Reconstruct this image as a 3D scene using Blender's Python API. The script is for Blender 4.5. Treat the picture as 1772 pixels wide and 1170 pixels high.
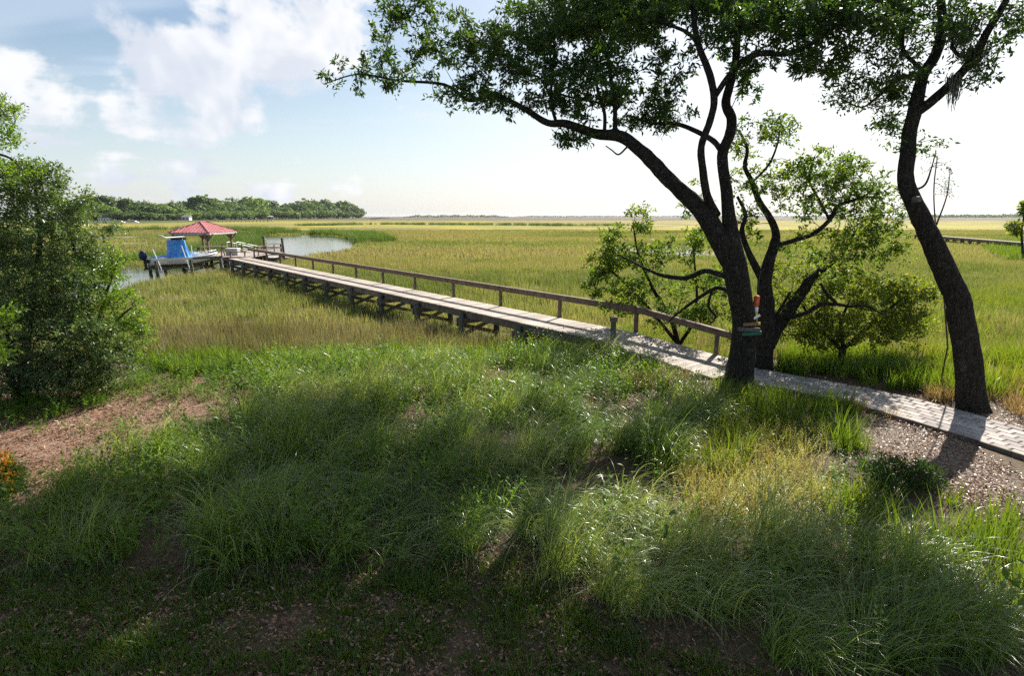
import bpy, math, random
import numpy as np
from mathutils import Vector, noise as mnoise

for o in list(bpy.data.objects):
    bpy.data.objects.remove(o)
scene = bpy.context.scene
COL = scene.collection
R = math.radians
random.seed(7)
RNG = np.random.default_rng(11)

# ------------------------------------------------------------------ camera
CAM_H = 4.2
FPX = 963.0                       # focal length in pixels of a 1772 px wide frame
PITCH = math.atan(211.0 / FPX)
cd = bpy.data.cameras.new('camera')
cd.sensor_width = 36.0
cd.lens = 36.0 * FPX / 1772.0
cd.clip_start = 0.1
cd.clip_end = 40000
cam = bpy.data.objects.new('camera', cd)
cam.location = (0, 0, CAM_H)
cam.rotation_euler = (math.pi / 2 - PITCH, 0, 0)
COL.objects.link(cam)
scene.camera = cam

# ------------------------------------------------------------------ light
SUN_AZ, SUN_EL = R(33), R(37)     # azimuth to the right of the view direction (+Y)
SUN_DIR = Vector((math.sin(SUN_AZ) * math.cos(SUN_EL), math.cos(SUN_AZ) * math.cos(SUN_EL), math.sin(SUN_EL)))
sd = bpy.data.lights.new('sun', 'SUN')
sd.energy = 5.0
sd.angle = R(0.55)
sd.color = (1.0, 0.94, 0.84)
sun = bpy.data.objects.new('sun', sd)
sun.rotation_euler = SUN_DIR.to_track_quat('Z', 'Y').to_euler()
sun.location = (20, 20, 40)
COL.objects.link(sun)

scene.view_settings.view_transform = 'Standard'
scene.view_settings.look = 'None'
scene.view_settings.gamma = 1.0
scene.view_settings.exposure = 1.2
scene.view_settings.use_curve_mapping = False
scene.cycles.max_bounces = 5
scene.cycles.diffuse_bounces = 2
scene.cycles.glossy_bounces = 2
scene.cycles.transmission_bounces = 4
scene.cycles.transparent_max_bounces = 8
scene.cycles.use_denoising = False
scene.cycles.adaptive_threshold = 0.02
scene.cycles.sample_clamp_indirect = 4
scene.cycles.sample_clamp_direct = 12


class NT:
    """small node tree helper"""
    def __init__(s, tree):
        s.t = tree
        s.n = tree.nodes
        s.l = tree.links

    def new(s, typ, **kw):
        nd = s.n.new(typ)
        for k, v in kw.items():
            setattr(nd, k, v)
        return nd

    def put(s, sock, v):
        if v is None:
            return
        if isinstance(v, bpy.types.NodeSocket):
            s.l.new(v, sock)
        else:
            if hasattr(sock.default_value, '__len__') and not hasattr(v, '__len__'):
                v = [v] * len(sock.default_value)
            if hasattr(v, '__len__') and len(sock.default_value) == 4 and len(v) == 3:
                v = tuple(v) + (1.0,)
            sock.default_value = v

    def math(s, op, a, b=None, c=None, clamp=False):
        nd = s.new('ShaderNodeMath', operation=op, use_clamp=clamp)
        for i, v in enumerate((a, b, c)):
            s.put(nd.inputs[i], v)
        return nd.outputs[0]

    def vmath(s, op, a, b=None):
        nd = s.new('ShaderNodeVectorMath', operation=op)
        s.put(nd.inputs[0], a)
        s.put(nd.inputs[1], b)
        return nd.outputs['Value'] if op in ('DOT_PRODUCT', 'LENGTH', 'DISTANCE') else nd.outputs[0]

    def noise(s, vec, scale, detail=4, rough=0.55, dist=0.0):
        nd = s.new('ShaderNodeTexNoise')
        s.put(nd.inputs['Vector'], vec)
        nd.inputs['Scale'].default_value = scale
        nd.inputs['Detail'].default_value = detail
        nd.inputs['Roughness'].default_value = rough
        nd.inputs['Distortion'].default_value = dist
        return nd.outputs['Fac']

    def smooth(s, v, a, b, lo=0.0, hi=1.0):
        nd = s.new('ShaderNodeMapRange', interpolation_type='SMOOTHSTEP')
        for i, x in enumerate((v, a, b, lo, hi)):
            s.put(nd.inputs[i], x)
        return nd.outputs[0]

    def mix(s, f, a, b, mode='MIX'):
        nd = s.new('ShaderNodeMix', data_type='RGBA', blend_type=mode)
        s.put(nd.inputs[0], f)
        s.put(nd.inputs[6], a)
        s.put(nd.inputs[7], b)
        return nd.outputs[2]

    def ramp(s, f, stops):
        nd = s.new('ShaderNodeValToRGB')
        el = nd.color_ramp.elements
        while len(el) < len(stops):
            el.new(0.5)
        for e, (p, c) in zip(el, stops):
            e.position = p
            e.color = tuple(c) + (1.0,)
        s.put(nd.inputs[0], f)
        return nd.outputs[0]


# ------------------------------------------------------------------ world / sky
world = bpy.data.worlds.new('World')
scene.world = world
world.use_nodes = True
w = NT(world.node_tree)
w.n.clear()
sky = w.new('ShaderNodeTexSky', sky_type='NISHITA')
sky.sun_disc = False
sky.sun_elevation = SUN_EL
sky.sun_rotation = SUN_AZ
sky.altitude = 0
sky.air_density = 1.15
sky.dust_density = 0.9
sky.ozone_density = 1.0
tc = w.new('ShaderNodeTexCoord')
D = w.vmath('NORMALIZE', tc.outputs['Generated'])
sep = w.new('ShaderNodeSeparateXYZ')
w.l.new(D, sep.inputs[0])
dz = w.math('MAXIMUM', sep.outputs[2], 0.0)
inv = w.math('DIVIDE', 1.0, w.math('ADD', dz, 0.10))
plane = w.vmath('SCALE', D)
plane.node.inputs['Scale'].default_value = 1.0
w.l.new(inv, plane.node.inputs['Scale'])
n1 = w.noise(plane, 0.95, 4, 0.55, 0.25)


def dirpx(x, y):
    u, v = (x - 886) / FPX, -(y - 585) / FPX
    d = Vector((u, math.cos(PITCH) + v * math.sin(PITCH), -math.sin(PITCH) + v * math.cos(PITCH)))
    return d.normalized()


# cumulus banks: broad bumps of cloud cover in the directions where they stand
bumps = None
for (x, y, wid, amp) in ((300, 100, 0.06, 0.19), (370, 165, 0.06, 0.20), (430, 205, 0.035, 0.15), (430, 30, 0.09, 0.20), (570, 50, 0.08, 0.19), (20, 100, 0.07, 0.18), (90, 160, 0.06, 0.17), (220, 190, 0.05, 0.16),
                         (-160, 60, 0.10, 0.17), (330, 300, 0.05, 0.13), (600, 305, 0.05, 0.13), (480, 318, 0.05, 0.11), (210, 310, 0.05, 0.10), (-500, 150, 0.15, 0.17), (2300, 100, 0.15, 0.15)):
    d = dirpx(x, y)
    ds = w.vmath('DISTANCE', D, tuple(d))
    g = w.smooth(ds, wid * 1.7, 0.0, 0.0, amp)
    bumps = g if bumps is None else w.math('MAXIMUM', bumps, g)
n_fine = w.noise(D, 9.0, 6, 0.6, 0.2)
cover = w.math('ADD', w.math('ADD', w.math('MULTIPLY', n1, 0.45), w.math('MULTIPLY', n_fine, 0.55)), bumps)
cum = w.smooth(cover, 0.57, 0.665)
# thin veil of high cloud, wispy, in all directions, thickest low down
n2 = w.noise(w.vmath('MULTIPLY', plane, (0.5, 1.6, 1.0)), 0.8, 3, 0.6, 0.5)
veil = w.math('MULTIPLY', w.smooth(n2, 0.42, 0.62), 0.42)
low = w.smooth(dz, 0.28, 0.0, 0.0, 0.62)
sundot = w.vmath('DOT_PRODUCT', D, tuple(SUN_DIR))
glow = w.math('POWER', w.smooth(sundot, 0.50, 0.98), 1.2)
shade = w.noise(w.vmath('ADD', D, (-0.02, 0.0, 0.03)), 9.0, 3, 0.6, 0.2)
ccol = w.mix(w.smooth(shade, 0.38, 0.62), (7.8, 7.9, 8.1), (5.8, 6.2, 7.0))
ccol = w.mix(glow, ccol, (8.4, 8.3, 8.1))
vcol = w.mix(glow, (6.5, 7.3, 8.4), (8.3, 8.3, 8.3))
skyc = sky.outputs[0]
vfac = w.math('ADD', w.math('MAXIMUM', veil, low), w.math('MULTIPLY', glow, 0.55), clamp=True)
c1 = w.mix(w.math('MULTIPLY', vfac, 0.85), skyc, vcol)
c2 = w.mix(w.math('MULTIPLY', cum, 0.97), c1, ccol)
bg = w.new('ShaderNodeBackground')
w.l.new(c2, bg.inputs[0])
bg.inputs[1].default_value = 0.056
wo = w.new('ShaderNodeOutputWorld')
w.l.new(bg.outputs[0], wo.inputs[0])


# ------------------------------------------------------------------ geometry helpers
def P(x, y, z=None, Y=None, full=False):
    """point of the place seen at photo pixel x, y, on the level z or at the distance Y"""
    u, v = (x - 886) / FPX, -(y - 585) / FPX
    d = Vector((u, math.cos(PITCH) + v * math.sin(PITCH), -math.sin(PITCH) + v * math.cos(PITCH)))
    t = (z - CAM_H) / d.z if Y is None else Y / d.y
    p = Vector((0, 0, CAM_H)) + d * t
    return (p, t) if full else p


def tag(o, label=None, cat=None, group=None, kind=None):
    if label: o['label'] = label
    if cat: o['category'] = cat
    if group: o['group'] = group
    if kind: o['kind'] = kind
    return o


def empty(name, loc, rz=0, label=None, cat=None, group=None):
    o = bpy.data.objects.new(name, None)
    o.location = loc
    o.rotation_euler = (0, 0, rz)
    o.empty_display_size = 0.1
    COL.objects.link(o)
    return tag(o, label, cat, group)


def link(name, me, parent=None, loc=None, rot=None, scale=None):
    o = bpy.data.objects.new(name, me)
    COL.objects.link(o)
    if parent:
        o.parent = parent
    if loc is not None: o.location = loc
    if rot is not None: o.rotation_euler = rot
    if scale is not None: o.scale = scale
    return o


def np_mesh(name, V, F, mat=None, attrs=None, smooth=False):
    """V (n,3), F (m,k) with k 3 or 4 -> mesh; attrs: name -> (domain, float array)"""
    V = np.asarray(V, dtype=np.float32)
    F = np.asarray(F, dtype=np.int32)
    me = bpy.data.meshes.new(name)
    me.vertices.add(len(V))
    me.vertices.foreach_set('co', V.ravel())
    k = F.shape[1]
    me.loops.add(F.size)
    me.loops.foreach_set('vertex_index', F.ravel())
    me.polygons.add(len(F))
    me.polygons.foreach_set('loop_start', np.arange(0, F.size, k, dtype=np.int32))
    if smooth:
        me.polygons.foreach_set('use_smooth', np.ones(len(F), dtype=bool))
    me.update(calc_edges=True)
    for nm, (dom, arr) in (attrs or {}).items():
        a = me.attributes.new(nm, 'FLOAT', dom)
        a.data.foreach_set('value', np.asarray(arr, dtype=np.float32))
    if mat:
        me.materials.append(mat)
    return me


class MB:
    """collects boxes, bars, tubes, polygons into one mesh"""
    def __init__(s):
        s.v = []
        s.f = []

    def add(s, vs, fs):
        b = len(s.v)
        s.v += [tuple(v) for v in vs]
        s.f += [tuple(i + b for i in f) for f in fs]
        return s

    def box(s, c, sx, sy, sz, rz=0.0):
        ca, sa = math.cos(rz), math.sin(rz)
        vs = []
        for z in (-sz / 2, sz / 2):
            for (x, y) in ((-sx / 2, -sy / 2), (sx / 2, -sy / 2), (sx / 2, sy / 2), (-sx / 2, sy / 2)):
                vs.append((c[0] + x * ca - y * sa, c[1] + x * sa + y * ca, c[2] + z))
        return s.add(vs, [(3, 2, 1, 0), (4, 5, 6, 7), (0, 1, 5, 4), (1, 2, 6, 5), (2, 3, 7, 6), (3, 0, 4, 7)])

    def bar(s, a, b, w_, h_, up=(0, 0, 1)):
        a, b, up = Vector(a), Vector(b), Vector(up)
        d = (b - a).normalized()
        x = d.cross(up)
        if x.length < 1e-4:
            x = Vector((1, 0, 0))
        x.normalize()
        y = x.cross(d).normalized()
        vs = []
        for p in (a, b):
            for (i, j) in ((-1, -1), (1, -1), (1, 1), (-1, 1)):
                vs.append(p + x * (i * w_ / 2) + y * (j * h_ / 2))
        return s.add(vs, [(0, 1, 2, 3), (7, 6, 5, 4), (0, 4, 5, 1), (1, 5, 6, 2), (2, 6, 7, 3), (3, 7, 4, 0)])

    def tube(s, pts, rad, n=8, cap=True, rough=0.0):
        pts = [Vector(p) for p in pts]
        if not hasattr(rad, '__len__'):
            rad = [rad] * len(pts)
        rings = []
        prev = None
        for i, p in enumerate(pts):
            d = (pts[min(i + 1, len(pts) - 1)] - pts[max(i - 1, 0)]).normalized()
            if prev is None:
                ref = Vector((0, 0, 1)) if abs(d.z) < 0.9 else Vector((1, 0, 0))
                x = d.cross(ref).normalized()
            else:
                x = (prev - d * prev.dot(d)).normalized()
            prev = x
            y = d.cross(x)
            ring = []
            for k in range(n):
                an = 2 * math.pi * k / n
                r = rad[i]
                q = p + (x * math.cos(an) + y * math.sin(an)) * r
                if rough:
                    nn = mnoise.noise(q * (0.5 / max(r, 0.05))) * 0.6 + mnoise.noise(q * (1.6 / max(r, 0.05))) * 0.4
                    q = p + (x * math.cos(an) + y * math.sin(an)) * r * (1 + rough * nn)
                ring.append(q)
            rings.append(ring)
        b = len(s.v)
        for r_ in rings:
            s.v += [tuple(q) for q in r_]
        for i in range(len(rings) - 1):
            for k in range(n):
                k2 = (k + 1) % n
                s.f.append((b + i * n + k, b + i * n + k2, b + (i + 1) * n + k2, b + (i + 1) * n + k))
        if cap:
            s.f.append(tuple(b + k for k in reversed(range(n))))
            s.f.append(tuple(b + (len(rings) - 1) * n + k for k in range(n)))
        return s

    def mesh(s, name, mat, smooth=False):
        me = bpy.data.meshes.new(name)
        me.from_pydata(s.v, [], s.f)
        me.update()
        if smooth:
            me.polygons.foreach_set('use_smooth', [True] * len(me.polygons))
        if mat:
            me.materials.append(mat)
        return me

    def build(s, name, mat, parent=None, smooth=False):
        return link(name, s.mesh(name, mat, smooth), parent)


def poly_mask(poly, x, y):
    """vectorised point in polygon"""
    inside = np.zeros(len(x), dtype=bool)
    n = len(poly)
    j = n - 1
    for i in range(n):
        xi, yi = poly[i]
        xj, yj = poly[j]
        c = ((yi > y) != (yj > y)) & (x < (xj - xi) * (y - yi) / (yj - yi + 1e-12) + xi)
        inside ^= c
        j = i
    return inside


def wpoly(pts, z=0.0):
    return [tuple(P(x, y, z=z)[:2]) for x, y in pts]


def vnoise(x, y, s, seed=0.0):
    return np.array([mnoise.noise(Vector((a * s + seed, b * s - seed, seed * 0.37))) for a, b in zip(x, y)])


# ------------------------------------------------------------------ materials
def mat_new(name):
    m = bpy.data.materials.new(name)
    m.use_nodes = True
    t = NT(m.node_tree)
    t.n.clear()
    out = t.new('ShaderNodeOutputMaterial')
    return m, t, out


def principled(t, col, rough=0.7, spec=0.4, metal=0.0, normal=None):
    b = t.new('ShaderNodeBsdfPrincipled')
    t.put(b.inputs['Base Color'], col)
    t.put(b.inputs['Roughness'], rough)
    b.inputs['Specular IOR Level'].default_value = spec
    b.inputs['Metallic'].default_value = metal
    if normal is not None:
        t.l.new(normal, b.inputs['Normal'])
    return b


def bump(t, h, strength=0.5, dist=0.02):
    b = t.new('ShaderNodeBump')
    b.inputs['Strength'].default_value = strength
    b.inputs['Distance'].default_value = dist
    t.put(b.inputs['Height'], h)
    return b.outputs[0]


def leaf_mat(name, stops, trans=0.45, tcol=(1.35, 1.25, 0.55), rough=0.42, spec=0.5, tint=False, hgrad=None):
    """leaves and blades: reflecting and letting light through, colour from per-leaf value"""
    m, t, out = mat_new(name)
    a = t.new('ShaderNodeAttribute', attribute_name='rnd').outputs['Fac']
    if tint:
        ti = t.new('ShaderNodeAttribute', attribute_name='tint', attribute_type='INSTANCER').outputs['Fac']
        a = t.math('ADD', t.math('MULTIPLY', a, 0.45), t.math('MULTIPLY', ti, 0.55))
    col = t.ramp(a, stops)
    if hgrad:
        h = t.new('ShaderNodeAttribute', attribute_name='h').outputs['Fac']
        col = t.mix(t.smooth(h, hgrad[1], hgrad[2], 0.0, hgrad[3]), col, hgrad[0])
    b = principled(t, col, rough, spec)
    tr = t.new('ShaderNodeBsdfTranslucent')
    t.l.new(t.mix(1.0, col, tcol, 'MULTIPLY'), tr.inputs[0])
    mx = t.new('ShaderNodeMixShader')
    mx.inputs[0].default_value = trans
    t.l.new(b.outputs[0], mx.inputs[1])
    t.l.new(tr.outputs[0], mx.inputs[2])
    t.l.new(mx.outputs[0], out.inputs[0])
    return m


def solid_mat(name, c1, c2=None, scale=4.0, rough=0.7, spec=0.4, metal=0.0, bmp=0.0, stretch=(1, 1, 1), island=0.0):
    """weathered solid: two tones by noise, fine bump"""
    m, t, out = mat_new(name)
    co = t.new('ShaderNodeTexCoord').outputs['Object']
    ps = t.new('ShaderNodeNewGeometry')
    v = t.vmath('MULTIPLY', co, stretch)
    n = t.noise(v, scale, 6, 0.65)
    col = t.mix(t.smooth(n, 0.3, 0.7), c1, c2 or c1)
    if island:
        oi = t.new('ShaderNodeObjectInfo').outputs['Random']
        col = t.mix(1.0, col, t.ramp(oi, [(0, (1 - island,) * 3), (1, (1 + island * 0.5, 1 + island * 0.4, 1 + island * 0.3))]), 'MULTIPLY')
    nrm = bump(t, t.noise(v, scale * 5, 5, 0.7), bmp, 0.01) if bmp else None
    b = principled(t, col, rough, spec, metal, nrm)
    t.l.new(b.outputs[0], out.inputs[0])
    return m


M = {}
M['bark'] = None


def bark_mat(name, dark, light, lichen):
    m, t, out = mat_new(name)
    co = t.new('ShaderNodeTexCoord').outputs['Object']
    v = t.vmath('MULTIPLY', co, (1, 1, 0.35))
    n = t.noise(v, 16, 8, 0.7, 0.4)
    vo = t.new('ShaderNodeTexVoronoi', feature='DISTANCE_TO_EDGE')
    t.put(vo.inputs['Vector'], t.vmath('ADD', v, t.vmath('SCALE', t.vmath('SUBTRACT', co, co))))
    vo.inputs['Scale'].default_value = 22
    crack = t.smooth(vo.outputs['Distance'], 0.0, 0.12)
    col = t.mix(t.smooth(n, 0.3, 0.7), dark, light)
    li = t.smooth(t.noise(co, 3.2, 5, 0.6, 0.3), 0.58, 0.68)
    col = t.mix(t.math('MULTIPLY', li, 0.3), col, lichen)
    h = t.math('ADD', t.math('MULTIPLY', crack, 0.6), n)
    b = principled(t, col, 0.9, 0.2, 0, bump(t, h, 1.0, 0.06))
    t.l.new(b.outputs[0], out.inputs[0])
    return m


M['bark'] = bark_mat('oak bark', (0.013, 0.011, 0.009), (0.06, 0.05, 0.04), (0.12, 0.125, 0.105))
M['twig'] = solid_mat('twig bark', (0.05, 0.04, 0.03), (0.11, 0.09, 0.07), 9, 0.9, 0.2)
M['oak_leaf'] = leaf_mat('oak leaf', [(0.0, (0.020, 0.045, 0.013)), (0.55, (0.042, 0.085, 0.018)), (1.0, (0.10, 0.15, 0.025))], 0.42, (1.5, 1.6, 0.5), 0.5, 0.4)
M['oak_leaf_young'] = leaf_mat('young oak leaf', [(0.0, (0.045, 0.095, 0.018)), (0.5, (0.095, 0.165, 0.028)), (1.0, (0.23, 0.28, 0.045))], 0.55, (1.45, 1.4, 0.5), 0.55, 0.35)
M['myrtle_leaf'] = leaf_mat('wax myrtle leaf', [(0.0, (0.055, 0.095, 0.04)), (0.6, (0.11, 0.165, 0.06)), (1.0, (0.19, 0.25, 0.08))], 0.45, (1.35, 1.4, 0.5), 0.38, 0.6)
M['myrtle_bright'] = leaf_mat('bright wax myrtle leaf', [(0.0, (0.07, 0.13, 0.018)), (0.6, (0.13, 0.21, 0.025)), (1.0, (0.22, 0.30, 0.035))], 0.5, (1.4, 1.5, 0.4), 0.4, 0.45)
M['shrub_leaf'] = leaf_mat('shrub leaf', [(0.0, (0.07, 0.12, 0.02)), (0.5, (0.14, 0.19, 0.03)), (1.0, (0.28, 0.29, 0.05))], 0.56, (1.4, 1.35, 0.5), 0.55, 0.35)
M['far_leaf'] = leaf_mat('far tree foliage', [(0.0, (0.05, 0.085, 0.028)), (0.5, (0.085, 0.135, 0.04)), (1.0, (0.14, 0.20, 0.05))], 0.3, (1.3, 1.4, 0.5), 0.6, 0.25)
M['far_leaf_light'] = leaf_mat('far light foliage', [(0.0, (0.09, 0.15, 0.03)), (0.5, (0.14, 0.22, 0.04)), (1.0, (0.21, 0.29, 0.05))], 0.3, (1.3, 1.4, 0.5), 0.6, 0.25)
M['muhly'] = leaf_mat('arching grass', [(0.0, (0.05, 0.10, 0.022)), (0.35, (0.11, 0.185, 0.034)), (0.6, (0.20, 0.28, 0.06)), (0.8, (0.34, 0.37, 0.15)), (1.0, (0.48, 0.47, 0.28))], 0.45, (1.25, 1.25, 0.5), 0.3, 0.75, tint=True)
M['tallgreen'] = leaf_mat('upright green grass', [(0.0, (0.06, 0.12, 0.018)), (0.5, (0.12, 0.19, 0.024)), (1.0, (0.26, 0.26, 0.05))], 0.48, (1.4, 1.35, 0.4), 0.4, 0.5, tint=True)
M['weed'] = leaf_mat('weed leaf', [(0.0, (0.05, 0.11, 0.014)), (0.5, (0.09, 0.17, 0.018)), (1.0, (0.17, 0.24, 0.025))], 0.5, (1.4, 1.45, 0.4), 0.5, 0.4, tint=True)
M['yellow'] = leaf_mat('yellow forb', [(0.0, (0.17, 0.23, 0.03)), (0.5, (0.36, 0.37, 0.05)), (1.0, (0.52, 0.42, 0.08))], 0.42, (1.2, 1.1, 0.5), 0.5, 0.35, tint=True)
M['dry'] = leaf_mat('dry straw grass', [(0.0, (0.18, 0.14, 0.06)), (0.5, (0.34, 0.24, 0.10)), (1.0, (0.50, 0.38, 0.2))], 0.35, (1.2, 1.1, 0.7), 0.5, 0.4, tint=True)
M['marsh'] = leaf_mat('marsh cordgrass', [(0.0, (0.055, 0.095, 0.025)), (0.3, (0.125, 0.185, 0.042)), (0.55, (0.245, 0.255, 0.09)), (0.75, (0.31, 0.28, 0.125)), (1.0, (0.22, 0.175, 0.11))], 0.42, (1.2, 1.2, 0.65), 0.45, 0.4, tint=True, hgrad=((0.26, 0.20, 0.11), 0.45, 1.0, 0.5))
M['reed'] = leaf_mat('brown marsh reed', [(0.0, (0.09, 0.10, 0.035)), (0.5, (0.185, 0.165, 0.085)), (1.0, (0.32, 0.27, 0.185))], 0.34, (1.2, 1.15, 0.6), 0.4, 0.5, tint=True)
M['bank'] = leaf_mat('creek bank grass', [(0.0, (0.045, 0.085, 0.02)), (0.5, (0.09, 0.15, 0.03)), (1.0, (0.18, 0.24, 0.06))], 0.42, (1.3, 1.3, 0.5), 0.4, 0.5, tint=True)
M['lawn'] = leaf_mat('lawn blade', [(0.0, (0.04, 0.09, 0.015)), (0.5, (0.08, 0.14, 0.02)), (1.0, (0.18, 0.19, 0.05))], 0.42, (1.35, 1.35, 0.45), 0.4, 0.5, tint=True)
M['litter'] = leaf_mat('fallen leaf', [(0.15, (0.05, 0.028, 0.016)), (0.35, (0.17, 0.08, 0.04)), (0.6, (0.31, 0.175, 0.105)), (0.9, (0.52, 0.39, 0.30))], 0.15, (1.1, 0.9, 0.7), 0.45, 0.5, tint=True)
M['moss'] = leaf_mat('spanish moss', [(0.0, (0.26, 0.27, 0.22)), (1.0, (0.42, 0.43, 0.36))], 0.5, (1, 1, 0.9), 0.9, 0.1)
M['wood'] = solid_mat('weathered timber', (0.115, 0.085, 0.065), (0.22, 0.18, 0.145), 3.0, 0.85, 0.25, 0, 0.5, (1, 1, 1), 0.25)
M['plank'] = solid_mat('sun bleached plank', (0.30, 0.26, 0.225), (0.48, 0.42, 0.365), 3.0, 0.8, 0.3, 0, 0.5, (1, 1, 1), 0.36)
M['pile'] = solid_mat('tarred piling', (0.045, 0.05, 0.04), (0.12, 0.12, 0.10), 4.0, 0.9, 0.25, 0, 0.6)
M['rail'] = solid_mat('brown stained rail timber', (0.10, 0.065, 0.045), (0.19, 0.135, 0.10), 4.0, 0.8, 0.3, 0, 0.4)
M['paver'] = solid_mat('concrete paver', (0.32, 0.285, 0.265), (0.47, 0.43, 0.40), 5.0, 0.9, 0.25, 0, 0.5, (1, 1, 1), 0.36)
M['mortar'] = solid_mat('sand joint', (0.10, 0.09, 0.075), (0.18, 0.16, 0.13), 20.0, 0.95, 0.2)
M['white'] = solid_mat('white paint', (0.75, 0.75, 0.73), (0.82, 0.82, 0.8), 3.0, 0.45, 0.5)
M['alu'] = solid_mat('aluminium', (0.52, 0.53, 0.54), (0.66, 0.66, 0.66), 6.0, 0.42, 0.5, 0.6)
M['hull'] = solid_mat('cream gelcoat', (0.55, 0.54, 0.47), (0.66, 0.65, 0.58), 2.0, 0.35, 0.5)
M['bottom'] = solid_mat('stained hull bottom', (0.25, 0.24, 0.18), (0.40, 0.38, 0.30), 3.0, 0.6, 0.4)
M['blue'] = solid_mat('blue tarp', (0.02, 0.16, 0.55), (0.05, 0.30, 0.72), 2.5, 0.5, 0.5, 0, 0.3)
M['navy'] = solid_mat('navy canvas', (0.012, 0.016, 0.05), (0.02, 0.025, 0.07), 3.0, 0.7, 0.3)
M['black'] = solid_mat('black plastic', (0.012, 0.012, 0.014), (0.02, 0.02, 0.022), 3.0, 0.5, 0.4)
M['red_roof'] = solid_mat('red metal roof', (0.37, 0.105, 0.11), (0.49, 0.18, 0.18), 1.2, 0.5, 0.5, 0.0, 0.0, (1, 1, 1), 0.08)
M['fascia'] = solid_mat('grey fascia', (0.30, 0.29, 0.28), (0.42, 0.41, 0.39), 4.0, 0.7, 0.3)
M['orange'] = solid_mat('orange foam', (0.60, 0.11, 0.03), (0.72, 0.16, 0.05), 6.0, 0.6, 0.3)
M['green_board'] = solid_mat('green painted board', (0.02, 0.09, 0.06), (0.04, 0.14, 0.09), 6.0, 0.7, 0.3)
M['grey_board'] = solid_mat('grey board', (0.07, 0.07, 0.07), (0.14, 0.13, 0.12), 6.0, 0.8, 0.3)
M['tan_board'] = solid_mat('tan board', (0.20, 0.10, 0.045), (0.30, 0.16, 0.07), 6.0, 0.8, 0.3)
M['yellow_paint'] = solid_mat('yellow paint', (0.6, 0.45, 0.05), (0.7, 0.5, 0.08), 6.0, 0.6, 0.3)
M['house_white'] = solid_mat('white siding', (0.62, 0.63, 0.65), (0.72, 0.73, 0.74), 0.6, 0.7, 0.3)
M['house_roof'] = solid_mat('grey shingle', (0.12, 0.12, 0.13), (0.2, 0.2, 0.21), 1.0, 0.85, 0.2)
M['glass'] = solid_mat('dark window', (0.03, 0.04, 0.05), (0.05, 0.06, 0.07), 1.0, 0.1, 0.6)
M['tyre'] = solid_mat('tyre rubber', (0.015, 0.015, 0.015), (0.025, 0.025, 0.025), 1.0, 0.8, 0.3)
M['flower'] = leaf_mat('orange lantana flower', [(0.0, (0.75, 0.22, 0.02)), (0.6, (0.80, 0.40, 0.03)), (1.0, (0.85, 0.60, 0.05))], 0.3, (1.1, 1.0, 0.8), 0.5, 0.3)
M['cutwood'] = solid_mat('cut wood face', (0.22, 0.13, 0.08), (0.34, 0.21, 0.14), 8, 0.8, 0.3)


# ground materials
def yard_mat():
    m, t, out = mat_new('yard soil')
    co = t.new('ShaderNodeNewGeometry').outputs['Position']
    n = t.noise(co, 1.3, 5, 0.6)
    f = t.noise(co, 18, 6, 0.7)
    col = t.mix(t.smooth(f, 0.3, 0.7), (0.05, 0.035, 0.022), (0.15, 0.10, 0.065))
    col = t.mix(t.math('MULTIPLY', t.smooth(n, 0.45, 0.65), 0.5), col, (0.05, 0.065, 0.02))
    mu = t.new('ShaderNodeAttribute', attribute_name='mulch').outputs['Fac']
    mcol = t.ramp(t.noise(t.vmath('MULTIPLY', co, (1, 1, 1)), 30, 5, 0.7), [(0.25, (0.08, 0.05, 0.035)), (0.5, (0.22, 0.14, 0.10)), (0.75, (0.36, 0.26, 0.2))])
    col = t.mix(mu, col, mcol)
    sa = t.new('ShaderNodeAttribute', attribute_name='sand').outputs['Fac']
    scol = t.mix(t.smooth(f, 0.35, 0.65), (0.09, 0.07, 0.055), (0.24, 0.195, 0.155))
    col = t.mix(sa, col, scol)
    b = principled(t, col, 0.95, 0.2, 0, bump(t, f, 0.8, 0.04))
    t.l.new(b.outputs[0], out.inputs[0])
    return m


def marsh_mat():
    m, t, out = mat_new('marsh ground')
    co = t.new('ShaderNodeNewGeometry').outputs['Position']
    sx = t.new('ShaderNodeSeparateXYZ')
    t.l.new(co, sx.inputs[0])
    y = sx.outputs[1]
    # broad beds of grass: green, gold and dead brown
    b1 = t.noise(t.vmath('MULTIPLY', co, (0.35, 1.0, 1)), 0.017, 5, 0.55, 0.6)
    b2 = t.noise(t.vmath('MULTIPLY', co, (0.5, 1.0, 1)), 0.045, 5, 0.6, 0.4)
    f = t.noise(co, 1.4, 6, 0.75)
    k = t.math('ADD', t.math('MULTIPLY', b1, 0.7), t.math('MULTIPLY', b2, 0.3))
    far = t.ramp(k, [(0.36, (0.11, 0.13, 0.03)), (0.43, (0.21, 0.20, 0.045)), (0.48, (0.35, 0.285, 0.04)), (0.53, (0.16, 0.15, 0.045)), (0.58, (0.19, 0.15, 0.075)), (0.65, (0.34, 0.28, 0.04))])
    vfar = t.mix(t.smooth(k, 0.42, 0.58), (0.105, 0.08, 0.072), (0.135, 0.11, 0.08))
    far = t.mix(t.smooth(y, 480, 800), far, vfar)
    near = t.mix(t.smooth(f, 0.3, 0.7), (0.07, 0.065, 0.03), (0.13, 0.115, 0.05))
    col = t.mix(t.smooth(y, 45, 120), near, far)
    col = t.mix(t.math('MULTIPLY', t.smooth(f, 0.55, 0.3), 0.45), col, (0.06, 0.07, 0.02))
    b = principled(t, col, 0.95, 0.1, 0, bump(t, f, 0.6, 0.25))
    t.l.new(b.outputs[0], out.inputs[0])
    return m


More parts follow.
